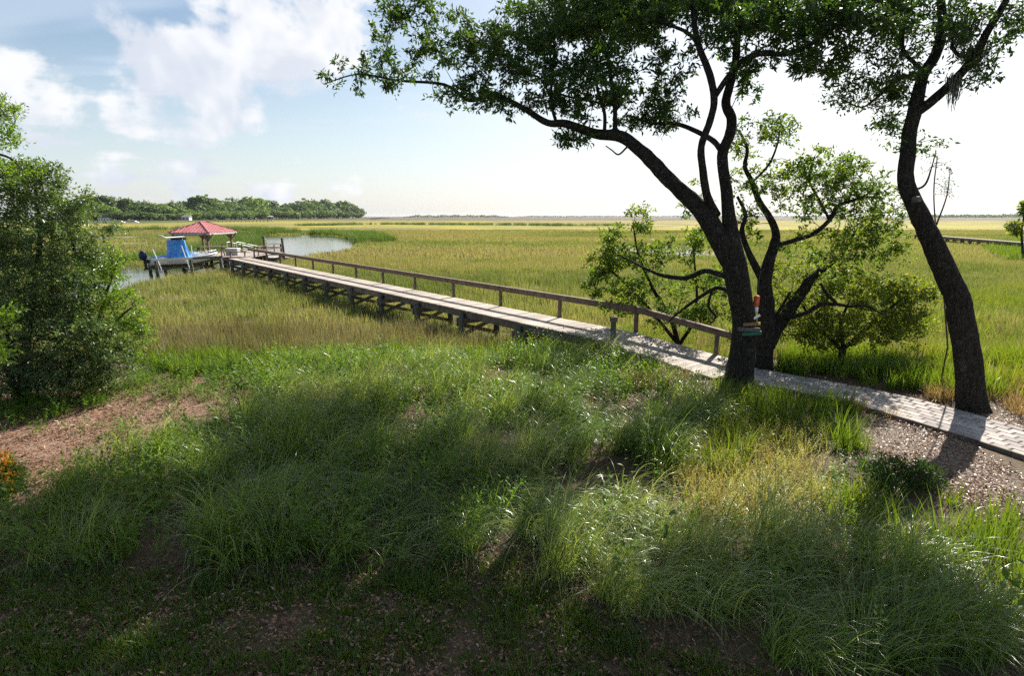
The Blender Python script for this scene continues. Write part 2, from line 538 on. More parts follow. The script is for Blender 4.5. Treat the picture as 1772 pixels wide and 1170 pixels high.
def water_mat():
    m, t, out = mat_new('creek water')
    co = t.new('ShaderNodeNewGeometry').outputs['Position']
    n = t.noise(t.vmath('MULTIPLY', co, (1.0, 2.0, 1)), 1.6, 5, 0.6, 0.3)
    b = principled(t, (0.055, 0.055, 0.04), 0.07, 0.5, 0, bump(t, n, 0.22, 0.03))
    b.inputs['IOR'].default_value = 1.33
    t.l.new(b.outputs[0], out.inputs[0])
    return m


M['yard'] = yard_mat()
M['marsh_ground'] = marsh_mat()
M['water'] = water_mat()
M['mud'] = solid_mat('tidal mud', (0.10, 0.08, 0.065), (0.19, 0.155, 0.13), 0.5, 0.6, 0.4)
M['earth'] = solid_mat('forest floor', (0.05, 0.06, 0.025), (0.10, 0.11, 0.04), 0.2, 0.95, 0.1)

# ------------------------------------------------------------------ the setting: marsh, yard, creek
MARSH_Z = -0.7
WATER_Z = -0.68


def zyard(x, y):
    s = np.clip((y - 15.2) / 6.0, 0, 1)
    s = s * s * (3 - 2 * s)
    return -1.1 * s + 0.04 * np.sin(x * 0.9 + 1.3) * np.cos(y * 0.7) - 0.02


def ground_z(x, y):
    return np.maximum(zyard(np.asarray(x), np.asarray(y)), MARSH_Z)


def grid(xs, ys):
    X, Y = np.meshgrid(xs, ys)
    nx, ny = len(xs), len(ys)
    i = np.arange((nx - 1) * (ny - 1))
    r, c = i // (nx - 1), i % (nx - 1)
    a = r * nx + c
    return X.ravel(), Y.ravel(), np.stack([a, a + 1, a + nx + 1, a + nx], 1)


# marsh sheet to the horizon
ys = np.concatenate([[-60], np.linspace(14, 120, 60), np.geomspace(125, 6000, 40)])
xs = np.concatenate([-np.geomspace(6000, 90, 30), np.linspace(-85, 85, 60), np.geomspace(90, 6000, 30)])
X, Y, F = grid(xs, ys)
V = np.stack([X, Y, np.full_like(X, MARSH_Z)], 1)
tag(link('marsh_ground', np_mesh('marsh_ground', V, F, M['marsh_ground'])), kind='structure')

# yard sheet
xs = np.linspace(-32, 32, 129)
ys = np.linspace(-8, 23, 94)
X, Y, F = grid(xs, ys)
MULCH = wpoly([(-300, 650), (60, 690), (300, 640), (420, 650), (450, 690), (300, 740), (120, 850), (-20, 930), (-400, 900)])
SAND = wpoly([(1430, 690), (1560, 700), (1772, 830), (1900, 850), (1900, 940), (1700, 860), (1500, 760)])
PATHSIDE = wpoly([(1640, 680), (1772, 690), (1900, 720), (1900, 800), (1700, 730)])


def soft(poly, X, Y, r=0.35):
    acc = np.zeros(len(X))
    for k in range(10):
        an = k * 2.4
        rr = r * math.sqrt((k + 0.5) / 10)
        acc += poly_mask(poly, X + rr * math.cos(an), Y + rr * math.sin(an))
    return acc / 10


V = np.stack([X, Y, zyard(X, Y)], 1)
me = np_mesh('yard_ground', V, F, M['yard'], {'mulch': ('POINT', soft(MULCH, X, Y)), 'sand': ('POINT', np.maximum(soft(SAND, X, Y), soft(PATHSIDE, X, Y) * 0.7))}, True)
tag(link('yard_ground', me), kind='structure')


def flat(name, pts, z, mat, kind='structure'):
    mb = MB()
    vs = [(p[0], p[1], z) for p in pts]
    mb.add(vs, [tuple(range(len(vs)))])
    o = mb.build(name, mat)
    # downward-facing polygons are flipped
    if o.data.polygons[0].normal.z < 0:
        o.data.flip_normals()
    return tag(o, kind=kind)


CREEK = wpoly([(120, 500), (170, 470), (232, 461), (275, 462), (330, 459), (385, 452), (415, 446), (442, 438), (456, 428), (452, 412), (462, 407), (520, 405.5), (578, 408), (612, 415.5), (616, 422), (604, 431),
               (575, 437), (545, 441), (510, 449), (478, 459), (455, 467), (400, 470), (340, 476), (280, 484), (240, 490), (180, 515), (120, 540)], MARSH_Z)
flat('creek_water', CREEK, WATER_Z, M['water'])
STRIP = wpoly([(60, 401), (150, 400.5), (240, 401), (300, 400.5), (345, 399.5), (345, 400.8), (300, 402.6), (230, 404), (140, 404), (60, 405)], MARSH_Z)
flat('creek_water', STRIP, WATER_Z, M['water'])
POND = wpoly([(1085, 432), (1130, 427), (1200, 428), (1262, 433), (1300, 440), (1250, 446), (1180, 444), (1120, 441)], MARSH_Z)
flat('marsh_pool_water', POND, WATER_Z + 0.004, M['water'])
MUD1 = wpoly([(150, 412), (200, 409.5), (255, 409.5), (262, 411), (225, 413.5), (160, 416)], MARSH_Z)
flat('mud_flat', MUD1, WATER_Z - 0.006, M['mud'])
MUD2 = wpoly([(150, 424), (230, 420), (300, 419), (235, 424), (170, 428)], MARSH_Z)
flat('mud_flat', MUD2, WATER_Z - 0.006, M['mud'])
WATERS = [CREEK, STRIP, POND, MUD1, MUD2]


# ------------------------------------------------------------------ leaves and blades
def norm(a):
    return a / np.maximum(np.linalg.norm(a, axis=1, keepdims=True), 1e-9)


LT = np.array([(0, 0, 0), (0.42, 0.5, 0.16), (0.42, -0.5, 0.16), (0.5, 0, 0.0), (1.0, 0, -0.06)])
LF = np.array([(0, 2, 3), (0, 3, 1), (3, 2, 4), (3, 4, 1)])


def leaf_arrays(c, d, n, L, W):
    """c base points, d directions, n rough normals (N,3); L, W lengths"""
    d = norm(d)
    s = norm(np.cross(n, d))
    n = np.cross(d, s)
    L, W = L[:, None], W[:, None]
    V = np.stack([c + d * (t[0] * L) + s * (t[1] * W) + n * (t[2] * W) for t in LT], 1)
    N = len(c)
    F = (LF[None] + (np.arange(N) * len(LT))[:, None, None]).reshape(-1, 3)
    return V.reshape(-1, 3), F


def rand_dirs(n, rng, zb=0.0):
    a = rng.normal(size=(n, 3))
    a[:, 2] += zb
    return norm(a)


def leaf_mesh(name, c, d, n, L, W, mat, rng, rnd=None):
    V, F = leaf_arrays(c, d, n, L, W)
    if rnd is None:
        rnd = rng.random(len(c))
    return np_mesh(name, V, F, mat, {'rnd': ('FACE', np.repeat(np.clip(rnd, 0, 1), len(LF)))})


def blades(rng, n, rad, h0, h1, lean, curve, w_, segs=5, bias=(0, 0), up=1.0, fold=0.0):
    """a tuft: n tapered strips; lean/curve in radians, bias shifts the bending direction"""
    Vs, Fs, rn, hh = [], [], [], []
    b = 0
    for i in range(n):
        r = rad * math.sqrt(rng.random())
        an = rng.random() * 6.283
        p = np.array([r * math.cos(an), r * math.sin(an), 0.0])
        az = np.array([math.cos(an), math.sin(an)]) * (0.4 + 0.6 * rng.random()) + rng.normal(size=2) * 0.45 + np.array(bias)
        azn = az / (np.linalg.norm(az) + 1e-6)
        H = h0 + (h1 - h0) * rng.random()
        th = abs(rng.normal()) * lean * up
        dth = curve * (0.5 + rng.random()) / segs
        side = np.array([-azn[1], azn[0], 0.0])
        tw = rng.normal() * 0.8
        side = side * math.cos(tw) + np.array([azn[0], azn[1], 0]) * math.sin(tw)
        wd = w_ * (0.6 + 0.8 * rng.random())
        rv = rng.random()
        for k in range(segs + 1):
            q = k / segs
            ww = wd * (1 - q ** 1.6) * 0.5 + 0.0004
            Vs.append(p - side * ww)
            Vs.append(p + side * ww)
            hh += [q, q]
            st = H / segs
            p = p + np.array([azn[0] * math.sin(th), azn[1] * math.sin(th), math.cos(th)]) * st
            th += dth * (0.5 + q * 1.2)
        for k in range(segs):
            Fs.append((b + 2 * k, b + 2 * k + 1, b + 2 * k + 3, b + 2 * k + 2))
            rn.append(rv)
        b += 2 * (segs + 1)
    return np.array(Vs), np.array(Fs), np.array(rn), np.array(hh)


def proto(name, me):
    return bpy.data.objects.new(name, me)


def blade_proto(name, mat, **kw):
    V, F, rn, hh = blades(**kw)
    return proto(name, np_mesh(name, V, F, mat, {'rnd': ('FACE', rn), 'h': ('POINT', hh)}, True))


def weed_proto(name, mat, rng, stems, h, leafL, leafW, per, spread=0.12):
    C, Dd, N, L, Wd = [], [], [], [], []
    mb_v, mb_f = [], []
    for s in range(stems):
        base = np.array([rng.normal() * spread, rng.normal() * spread, 0])
        top = base + np.array([rng.normal() * spread * 0.9, rng.normal() * spread * 0.9, h * (0.55 + 0.6 * rng.random())])
        for k in range(per):
            q = 0.15 + 0.85 * (k + rng.random() * 0.5) / per
            p = base + (top - base) * q
            a = rng.random() * 6.283
            d = np.array([math.cos(a), math.sin(a), 0.15 + 0.5 * rng.random()])
            C.append(p)
            Dd.append(d)
            N.append(np.array([rng.normal() * 0.25, rng.normal() * 0.25, 1.0]))
            l = leafL * (0.6 + 0.7 * rng.random()) * (1.15 - 0.5 * q)
            L.append(l)
            Wd.append(l * leafW)
        # stem: narrow leaf-like strip
        C.append(base); Dd.append(top - base); N.append(np.array([1.0, 0.2, 0])); L.append(np.linalg.norm(top - base)); Wd.append(0.006)
    me = leaf_mesh(name, np.array(C), np.array(Dd), np.array(N), np.array(L), np.array(Wd), mat, rng)
    return proto(name, me)


def scatter(name, protos, pts, rot, scl, tint, label, cat, idx=None, rng=RNG):
    """ground cover nobody could count: points in a mesh, tufts set on them by geometry nodes"""
    n = len(pts)
    me = bpy.data.meshes.new(name)
    me.vertices.add(n)
    me.vertices.foreach_set('co', np.asarray(pts, dtype=np.float32).ravel())
    a = me.attributes.new('rot', 'FLOAT_VECTOR', 'POINT'); a.data.foreach_set('vector', np.asarray(rot, dtype=np.float32).ravel())
    a = me.attributes.new('scl', 'FLOAT_VECTOR', 'POINT'); a.data.foreach_set('vector', np.asarray(scl, dtype=np.float32).ravel())
    a = me.attributes.new('tint', 'FLOAT', 'POINT'); a.data.foreach_set('value', np.asarray(np.clip(tint, 0, 1), dtype=np.float32))
    if idx is None:
        idx = rng.integers(0, len(protos), n)
    a = me.attributes.new('idx', 'INT', 'POINT'); a.data.foreach_set('value', np.asarray(idx, dtype=np.int32))
    o = link(name, me)
    col = bpy.data.collections.new(name + ' kinds')
    for i, p in enumerate(protos):
        p.name = '%s_%02d' % (name, i)
        col.objects.link(p)
    g = bpy.data.node_groups.new(name + ' scatter', 'GeometryNodeTree')
    g.interface.new_socket('Geometry', in_out='INPUT', socket_type='NodeSocketGeometry')
    g.interface.new_socket('Geometry', in_out='OUTPUT', socket_type='NodeSocketGeometry')
    gi, go = g.nodes.new('NodeGroupInput'), g.nodes.new('NodeGroupOutput')
    ip = g.nodes.new('GeometryNodeInstanceOnPoints')
    ci = g.nodes.new('GeometryNodeCollectionInfo')
    ci.inputs['Collection'].default_value = col
    ci.inputs['Separate Children'].default_value = True
    ci.inputs['Reset Children'].default_value = True
    ip.inputs['Pick Instance'].default_value = True
    def attr(nm, typ):
        nd = g.nodes.new('GeometryNodeInputNamedAttribute')
        nd.data_type = typ
        nd.inputs['Name'].default_value = nm
        return [s for s in nd.outputs if s.enabled and s.name == 'Attribute'][0]
    g.links.new(gi.outputs[0], ip.inputs['Points'])
    g.links.new(ci.outputs[0], ip.inputs['Instance'])
    g.links.new(attr('idx', 'INT'), ip.inputs['Instance Index'])
    g.links.new(attr('rot', 'FLOAT_VECTOR'), ip.inputs['Rotation'])
    g.links.new(attr('scl', 'FLOAT_VECTOR'), ip.inputs['Scale'])
    g.links.new(ip.outputs[0], go.inputs[0])
    md = o.modifiers.new('scatter', 'NODES')
    md.node_group = g
    return tag(o, label, cat, None, 'stuff')


def sample_poly(poly, per_m2, rng):
    xs = [p[0] for p in poly]
    ys = [p[1] for p in poly]
    x0, x1, y0, y1 = min(xs), max(xs), min(ys), max(ys)
    n = int((x1 - x0) * (y1 - y0) * per_m2)
    x = x0 + (x1 - x0) * rng.random(n)
    y = y0 + (y1 - y0) * rng.random(n)
    k = poly_mask(poly, x, y)
    return x[k], y[k]


def tuft_set(name, protos, x, y, smin, smax, tint, label, cat, rng, tilt=0.1, zoff=0.0, random_rot=True, rz0=0.0, rzs=0.5, zs=None):
    n = len(x)
    z = ground_z(x, y) + zoff
    rz = rng.random(n) * 6.283 if random_rot else rz0 + rng.normal(size=n) * rzs
    rot = np.stack([rng.normal(size=n) * tilt, rng.normal(size=n) * tilt, rz], 1)
    s = smin + (smax - smin) * rng.random(n)
    s3 = np.stack([s, s, s * (zs if zs is not None else 1.0)], 1)
    return scatter(name, protos, np.stack([x, y, z], 1), rot, s3, tint, label, cat, rng=rng)


# ------------------------------------------------------------------ trees
def catmull(pts, sub=5):
    pts = np.asarray(pts, float)
    if len(pts) < 3:
        q = np.linspace(0, 1, sub + 1)[:, None]
        return pts[0] * (1 - q) + pts[-1] * q
    ext = np.vstack([2 * pts[0] - pts[1], pts, 2 * pts[-1] - pts[-2]])
    out = []
    for i in range(1, len(ext) - 2):
        p0, p1, p2, p3 = ext[i - 1:i + 3]
        for k in range(sub):
            t = k / sub
            out.append(0.5 * ((2 * p1) + (-p0 + p2) * t + (2 * p0 - 5 * p1 + 4 * p2 - p3) * t * t + (-p0 + 3 * p1 - 3 * p2 + p3) * t ** 3))
    out.append(ext[-2])
    return np.array(out)


def stem_points(stem, Y0, wk=1.0):
    """[(px, py, width px, dY)] -> world points + radius, smoothed"""
    rows = []
    for (x, y, wd, dy) in stem:
        p, t = P(x, y, Y=Y0 + dy, full=True)
        rows.append((p.x, p.y, p.z, wk * wd / FPX * t / 2))
    return catmull(rows, 5)


def blob_clumps(blobs, Y0, rng):
    """blobs: (px, py, rx, ry, dY, thickness m, count) -> clump centres"""
    out = []
    for (x, y, rx, ry, dy, th, n) in blobs:
        for _ in range(n):
            while True:
                q = rng.uniform(-1, 1, 3)
                if q @ q <= 1:
                    break
            p = P(x + q[0] * rx, y + q[1] * ry, Y=Y0 + dy + q[2] * th)
            out.append((p.x, p.y, p.z))
    return np.array(out)


SUNV = np.array(SUN_DIR)


def shadow_xy(c):
    """where a point's shadow lands on the yard"""
    k = c[:, 2] / SUNV[2]
    return c[:, 0] - SUNV[0] * k, c[:, 1] - SUNV[1] * k


def grow_twigs(nodes, clumps, rng, rmax=0.03, sag=0.08):
    """join every clump to the branches already grown, nearest first"""
    mb = MB()
    pts = [np.asarray(n[:3]) for n in nodes]
    arr = np.array(pts)
    d0 = np.array([np.min(np.linalg.norm(arr - c, axis=1)) for c in clumps])
    for ci in np.argsort(d0):
        c = clumps[ci]
        dd = np.linalg.norm(arr - c, axis=1) + np.maximum(arr[:, 2] - c[2], 0) * 0.6
        j = int(np.argmin(dd))
        a = arr[j]
        ln = np.linalg.norm(c - a)
        if ln < 0.08:
            continue
        side = rng.normal(size=3) * ln * 0.14
        up = np.array([0, 0, sag * ln])
        ctrl = [a, a + (c - a) * 0.35 + side + up, a + (c - a) * 0.7 + side * 0.5 + up * 0.6, c]
        cur = catmull(ctrl, 3)
        r0 = min(rmax, 0.006 + 0.011 * ln)
        mb.tube(cur, np.linspace(r0, 0.004, len(cur)), 5, False)
        arr = np.vstack([arr, cur[2::2]])
    return mb


def clump_leaves(clumps, rng, per, rad, L, Wr, droop=-0.1, flat_=0.75):
    """sprays of leaves round each clump centre, along a few short shoots"""
    C, Dd, N, Ls, rn = [], [], [], [], []
    for c in clumps:
        ns = 5
        shoots = rand_dirs(ns, rng, 0.15)
        shoots[:, 2] *= flat_
        rc = rad * (0.7 + 0.6 * rng.random())
        m = int(per * (0.7 + 0.6 * rng.random()))
        si = rng.integers(0, ns, m)
        q = rng.random(m) ** 0.7
        base = c + shoots[si] * (q * rc)[:, None] + rng.normal(size=(m, 3)) * rc * 0.12
        d = shoots[si] * 0.8 + rand_dirs(m, rng) * 0.9
        d[:, 2] += droop
        nn = rand_dirs(m, rng, 0.9)
        C.append(base); Dd.append(d); N.append(nn)
        Ls.append(L * (0.6 + 0.7 * rng.random(m)))
        tone = rng.random()
        rn.append(np.clip(0.55 * tone + 0.45 * rng.random(m), 0, 1))
    C, Dd, N, Ls, rn = np.vstack(C), np.vstack(Dd), np.vstack(N), np.concatenate(Ls), np.concatenate(rn)
    return C, Dd, N, Ls, Ls * Wr * (0.8 + 0.4 * rng.random(len(Ls))), rn


def build_tree(name, label, cat, Y0, base_px, stems, blobs, rng, leaf, leafL, per, rad, Wr=0.36, group=None, extra=None, keep=None, trunk_rough=0.12, names=None, bark='bark', twig_r=0.03, dens=1.7, wk=1.0):
    bp = P(base_px[0], base_px[1], Y=Y0)
    root = empty(name, bp, 0, label, cat, group)
    inv_ = -np.array(bp)
    nodes = []
    bz = float(ground_z(bp.x, bp.y)) - 0.08
    for i, st in enumerate(stems):
        pts = stem_points(st, Y0, wk)
        if pts[0, 2] > bz and math.hypot(pts[0, 0] - bp.x, pts[0, 1] - bp.y) < 0.5 and pts[0, 2] - bp.z < 0.3:
            pts = np.vstack([[pts[0, 0] * 0.7 + bp.x * 0.3, pts[0, 1], bz, pts[0, 3] * 1.1], pts])
        nsd = 24 if pts[0, 3] > 0.12 else 9
        mb = MB()
        mb.tube(pts[:, :3] + inv_, np.maximum(pts[:, 3], 0.006), nsd, True, trunk_rough if pts[0, 3] > 0.04 else 0.05)
        mb.build('trunk' if i == 0 else 'limb', M[bark], root, True)
        if i == 0:
            k = max(len(pts) // 2, 1)
            nodes += [tuple(p[:3]) for p in pts[k:]]
        else:
            nodes += [tuple(p[:3]) for p in pts]
    clumps = blob_clumps([(a, b_, c_, d_, e_, f_, max(1, int(round(n_ * dens)))) for a, b_, c_, d_, e_, f_, n_ in blobs], Y0, rng)
    if extra is not None and len(extra):
        clumps = np.vstack([clumps, extra])
    if keep is not None:
        clumps = clumps[keep(clumps)]
    tw = grow_twigs(nodes, clumps, rng, twig_r)
    tw.v = [tuple(np.array(v) + inv_) for v in tw.v]
    tag(tw.build('twigs', M['twig'], root, True), kind='stuff')
    C, Dd, N, L, Wd, rn = clump_leaves(clumps, rng, per, rad, leafL, Wr)
    me = leaf_mesh('crown', C + inv_, Dd, N, L, Wd, M[leaf], rng, rn)
    link('crown', me, root)
    return root, nodes, clumps


# ------------------------------------------------------------------ boardwalk
DECK_Z = 0.6
A0 = Vector((3.88, 17.25, 0))                    # far edge at the bend
DD = Vector((-0.641, 0.767, 0)).normalized()     # along the pier, away from the shore
NN = Vector((-DD.y, DD.x, 0))                    # towards the near edge
if NN.y > 0:
    NN = -NN
WID = 1.68
PIER_L = 42.6
rng = np.random.default_rng(3)
pier = empty('boardwalk', A0 + Vector((0, 0, DECK_Z)), 0, 'long weathered timber boardwalk with one brown handrail crossing the marsh', 'boardwalk')
off = -(A0 + Vector((0, 0, DECK_Z)))


def pp(s, t, z):
    """pier coordinates: s along, t across from the far edge, z above the deck"""
    return DD * s + NN * t + Vector((0, 0, z))


def plank_mesh(length, width, th):
    mb = MB()
    b = 0.006
    L, W_, H = length / 2, width / 2, th / 2
    vs = [(-L, -W_, -H), (L, -W_, -H), (L, W_, -H), (-L, W_, -H), (-L, -W_, H - b), (L, -W_, H - b), (L, W_, H - b), (-L, W_, H - b),
          (-L, -W_ + b, H), (L, -W_ + b, H), (L, W_ - b, H), (-L, W_ - b, H)]
    fs = [(3, 2, 1, 0), (8, 9, 10, 11), (0, 1, 5, 4), (4, 5, 9, 8), (2, 3, 7, 6), (6, 7, 11, 10), (1, 2, 6, 10, 9, 5), (3, 0, 4, 8, 11, 7)]
    return mb.add(vs, fs).mesh('plank', M['plank'])


pw = 0.157
plank_me = plank_mesh(WID, pw - 0.008, 0.04)
ang = math.atan2(NN.y, NN.x)
n_pl = int(PIER_L / pw)
for i in range(n_pl):
    o = link('plank', plank_me, pier, pp((i + 0.5) * pw, WID / 2 + rng.normal() * 0.008, -0.02 + rng.normal() * 0.002),
             (rng.normal() * 0.006, 0, ang + rng.normal() * 0.003))
# ramp from the bend down to the path
RE_F = P(1305, 632, z=0.06)
RE_N = P(1236, 655, z=0.06)
RB_F, RB_N = A0 + Vector((0, 0, DECK_Z)), A0 + NN * WID + Vector((0, 0, DECK_Z))
n_ramp = 26
for i in range(n_ramp):
    q0, q1 = i / n_ramp, (i + 0.955) / n_ramp
    f0, f1, g0, g1 = RB_F.lerp(RE_F, q0), RB_F.lerp(RE_F, q1), RB_N.lerp(RE_N, q0), RB_N.lerp(RE_N, q1)
    dz_ = Vector((0, 0, -0.04))
    jit = Vector((0, 0, rng.normal() * 0.002))
    mb = MB()
    vs = [v + off + jit for v in (f0, f1, g1, g0)] + [v + off + dz_ for v in (f0, f1, g1, g0)]
    mb.add(vs, [(0, 1, 2, 3), (7, 6, 5, 4), (0, 4, 5, 1), (1, 5, 6, 2), (2, 6, 7, 3), (3, 7, 4, 0)])
    o = mb.build('plank', M['plank'], pier)
# stringers
for t_ in (0.12, WID - 0.10, WID / 2):
    for k in range(12):
        s0, s1 = PIER_L * k / 12, PIER_L * (k + 1) / 12 - 0.01
        MB().bar(pp(s0, t_, -0.18), pp(s1, t_, -0.18), 0.07, 0.26).build('stringer', M['wood'], pier)
for a_, b_ in ((RB_F, RE_F), (RB_N, RE_N)):
    ins = (WID * 0.06) * (1 if a_ is RB_F else -1)
    v = NN * ins
    MB().bar(a_ + off + v + Vector((0, 0, -0.18)), b_ + off + v + Vector((0, 0, -0.12)), 0.08, 0.24).build('stringer', M['wood'], pier)
# bents: pilings, cap beams, X braces
SP = 3.42
post_me = MB().box((0, 0, 0.37), 0.10, 0.10, 0.86).mesh('rail_post', M['rail'])
pile_me = MB().tube([(0, 0, -2.2), (0, 0, -1.0), (0, 0, -0.09)], [0.14, 0.135, 0.125], 12, True, 0.05).mesh('piling', M['pile'], True)
for i in range(13):
    s = i * SP
    if s > PIER_L + 0.1:
        break
    link('rail_post', post_me, pier, pp(s, -0.055, -0.02 if i else 0), (0, 0, ang))
    for t_ in (0.0, WID + 0.07):
        if t_ == 0.0 or i > 0:
            link('piling', pile_me, pier, pp(s + 0.2, t_, -0.04 if t_ else -0.14), (0, 0, rng.random() * 3))
    for ds in (-0.16, 0.16):
        MB().bar(pp(s + 0.2 + ds, -0.05, -0.42), pp(s + 0.2 + ds, WID + 0.2, -0.42), 0.06, 0.22).build('cap_beam', M['wood'], pier)
    if i > 0:
        for sgn in (0, 1):
            z0, z1 = (-0.55, -1.15) if sgn else (-1.15, -0.55)
            MB().bar(pp(s + 0.2 + 0.16 + 0.06 * sgn, -0.1, z0), pp(s + 0.2 + 0.16 + 0.06 * sgn, WID + 0.2, z1), 0.04, 0.16).build('brace', M['wood'], pier)
# handrail in lengths between posts, flat cap and board below
for i in range(13):
    s0, s1 = i * SP + (0.0 if i else 0.0), min((i + 1) * SP, PIER_L)
    if s1 - s0 < 0.3:
        break
    MB().bar(pp(s0, -0.05, 0.815), pp(s1 - 0.006, -0.05, 0.815), 0.17, 0.04).build('handrail', M['rail'], pier)
    MB().bar(pp(s0, 0.02, 0.71), pp(s1 - 0.006, 0.02, 0.71), 0.045, 0.15).build('rail_board', M['rail'], pier)
rp0 = P(1098, 525, Y=17.25)
e0 = pp(0, -0.05, 0.815)
e1 = RE_F + off + Vector((-0.35, 0.3, 0.80))
MB().bar(e0, e1, 0.17, 0.04).build('handrail', M['rail'], pier)
MB().bar(e0 + Vector((0, -.05, -0.1)), e1 + Vector((0, -.05, -0.1)), 0.045, 0.15).build('rail_board', M['rail'], pier)
q = e0.lerp(e1, 0.80)
MB().bar(q + Vector((0, 0, -0.02)), q + Vector((0, 0, -1.1)), 0.10, 0.10).build('rail_post', M['rail'], pier)

# short post with a cap on the near side of the bend
lp = P(1060, 600, z=0.35)
lpz = float(ground_z(lp.x, lp.y)) - 0.05
lamp_post = empty('deck_post', (lp.x, lp.y, lpz), 0.3, 'short dark wooden post with square cap at the near edge of the boardwalk bend', 'post')
MB().box((0, 0, 0.65), 0.12, 0.12, 1.3).build('post_shaft', M['pile'], lamp_post)
MB().box((0, 0, 1.36), 0.17, 0.17, 0.12).build('post_cap', M['wood'], lamp_post)
MB().box((0, 0, 1.432), 0.2, 0.2, 0.024).build('cap_plate', M['grey_board'], lamp_post)

# ------------------------------------------------------------------ paver path
cl = np.array([(6.05, 14.75), (6.95, 13.95), (7.85, 13.05), (8.62, 12.05), (9.2, 10.95), (9.75, 9.7), (10.4, 8.1), (11.0, 6.4)])
pc = catmull(cl, 12)
seg = np.linalg.norm(np.diff(pc, axis=0), axis=1)
cum_s = np.concatenate([[0], np.cumsum(seg)])


def path_at(s):
    x = np.interp(s, cum_s, pc[:, 0])
    y = np.interp(s, cum_s, pc[:, 1])
    x2 = np.interp(s + 0.1, cum_s, pc[:, 0])
    y2 = np.interp(s + 0.1, cum_s, pc[:, 1])
    if s + 0.1 > cum_s[-1]:
        x2, y2 = 2 * x - np.interp(s - 0.1, cum_s, pc[:, 0]), 2 * y - np.interp(s - 0.1, cum_s, pc[:, 1])
    d = Vector((x2 - x, y2 - y, 0)).normalized()
    return Vector((x, y, 0)), d


PATH_W = 1.62
mbp = MB()
ns = 60
for i in range(ns + 1):
    p, d = path_at(cum_s[-1] * i / ns)
    n_ = Vector((-d.y, d.x, 0))
    z = float(zyard(p.x, p.y))
    mbp.v += [tuple(p + n_ * PATH_W / 2 + Vector((0, 0, z + 0.035))), tuple(p - n_ * PATH_W / 2 + Vector((0, 0, z + 0.035)))]
mbp.f = [(2 * i, 2 * i + 1, 2 * i + 3, 2 * i + 2) for i in range(ns)]
path = mbp.build('garden_path', M['mortar'])
if path.data.polygons[0].normal.z < 0:
    path.data.flip_normals()
tag(path, kind='structure')
PL, PW_, rows = 0.30, PATH_W / 8, 8
pav_me = MB()
b = 0.012
L2, W2 = PL / 2 - 0.006, PW_ / 2 - 0.006
pav_me.add([(-L2, -W2, 0), (L2, -W2, 0), (L2, W2, 0), (-L2, W2, 0), (-L2, -W2, 0.04), (L2, -W2, 0.04), (L2, W2, 0.04), (-L2, W2, 0.04),
            (-L2 + b, -W2 + b, 0.05), (L2 - b, -W2 + b, 0.05), (L2 - b, W2 - b, 0.05), (-L2 + b, W2 - b, 0.05)],
           [(0, 1, 5, 4), (1, 2, 6, 5), (2, 3, 7, 6), (3, 0, 4, 7), (4, 5, 9, 8), (5, 6, 10, 9), (6, 7, 11, 10), (7, 4, 8, 11), (8, 9, 10, 11)])
pav_mesh = pav_me.mesh('paver', M['paver'])
rest = MB()
cnt = 0
spots = []
for r_ in range(rows):
    s = 0.16 + (0.15 if r_ % 2 else 0.0)
    while s < cum_s[-1] - 0.2:
        p, d = path_at(s)
        n_ = Vector((-d.y, d.x, 0))
        q = p + n_ * ((r_ + 0.5) * PW_ - PATH_W / 2)
        spots.append((q, math.atan2(d.y, d.x)))
        s += PL
def in_view(q):
    c = q - Vector((0, 0, CAM_H))
    f_ = c.y * math.cos(PITCH) - c.z * math.sin(PITCH)
    return abs(c.x / f_) < 0.94
vis = sorted([sp for sp in spots if in_view(sp[0])], key=lambda sp: (sp[0] - Vector((0, 0, CAM_H))).length)
hid = [sp for sp in spots if not in_view(sp[0])]
for k, (q, a) in enumerate(vis + hid):
    z = float(zyard(q.x, q.y)) + 0.02 + rng.normal() * 0.003
    if k < 300:
        link('paver', pav_mesh, path, (q.x, q.y, z), (rng.normal() * 0.01, rng.normal() * 0.01, a + rng.normal() * 0.01))
    else:
        rest.box((q.x, q.y, z + 0.025), PL - 0.012, PW_ - 0.012, 0.05, a)
if rest.v:
    tag(rest.build('paver_field', M['paver'], path), kind='stuff')
# timber edging on the near side
for i in range(10):
    s0, s1 = cum_s[-1] * (0.12 + 0.88 * i / 10), cum_s[-1] * (0.12 + 0.88 * (i + 1) / 10) - 0.01
    a_, d1 = path_at(s0)
    b_, d2 = path_at(s1)
    sd_ = Vector((d1.y, -d1.x, 0))
    sd2 = Vector((d2.y, -d2.x, 0))
    MB().bar(a_ + sd_ * (PATH_W / 2 + 0.03) + Vector((0, 0, 0.01)), b_ + sd2 * (PATH_W / 2 + 0.03) + Vector((0, 0, 0.01)), 0.05, 0.12).build('edging_board', M['wood'], path)

# ------------------------------------------------------------------ boathouse, lift, boat
RX0, RX1, RY0, RY1 = -31.75, -27.9, 52.2, 57.6
EZ, AZ = 2.72, 3.68
PLX0, PLX1, PLY0, PLY1 = RX0 - 0.1, -23.6, 50.6, RY1 + 0.4
bh = empty('dock_pavilion', ((RX0 + RX1) / 2, (RY0 + RY1) / 2, DECK_Z), 0, 'open timber pavilion with red metal hip roof at the end of the boardwalk', 'pavilion')
bo = -Vector(((RX0 + RX1) / 2, (RY0 + RY1) / 2, DECK_Z))
cx = (RX0 + RX1) / 2
rl = (RY1 - RY0 - (RX1 - RX0)) / 2 * 0.6
cy = (RY0 + RY1) / 2
ra, rb = Vector((cx, cy - rl, AZ)), Vector((cx, cy + rl, AZ))
cor = [Vector((RX0, RY0, EZ)), Vector((RX1, RY0, EZ)), Vector((RX1, RY1, EZ)), Vector((RX0, RY1, EZ))]
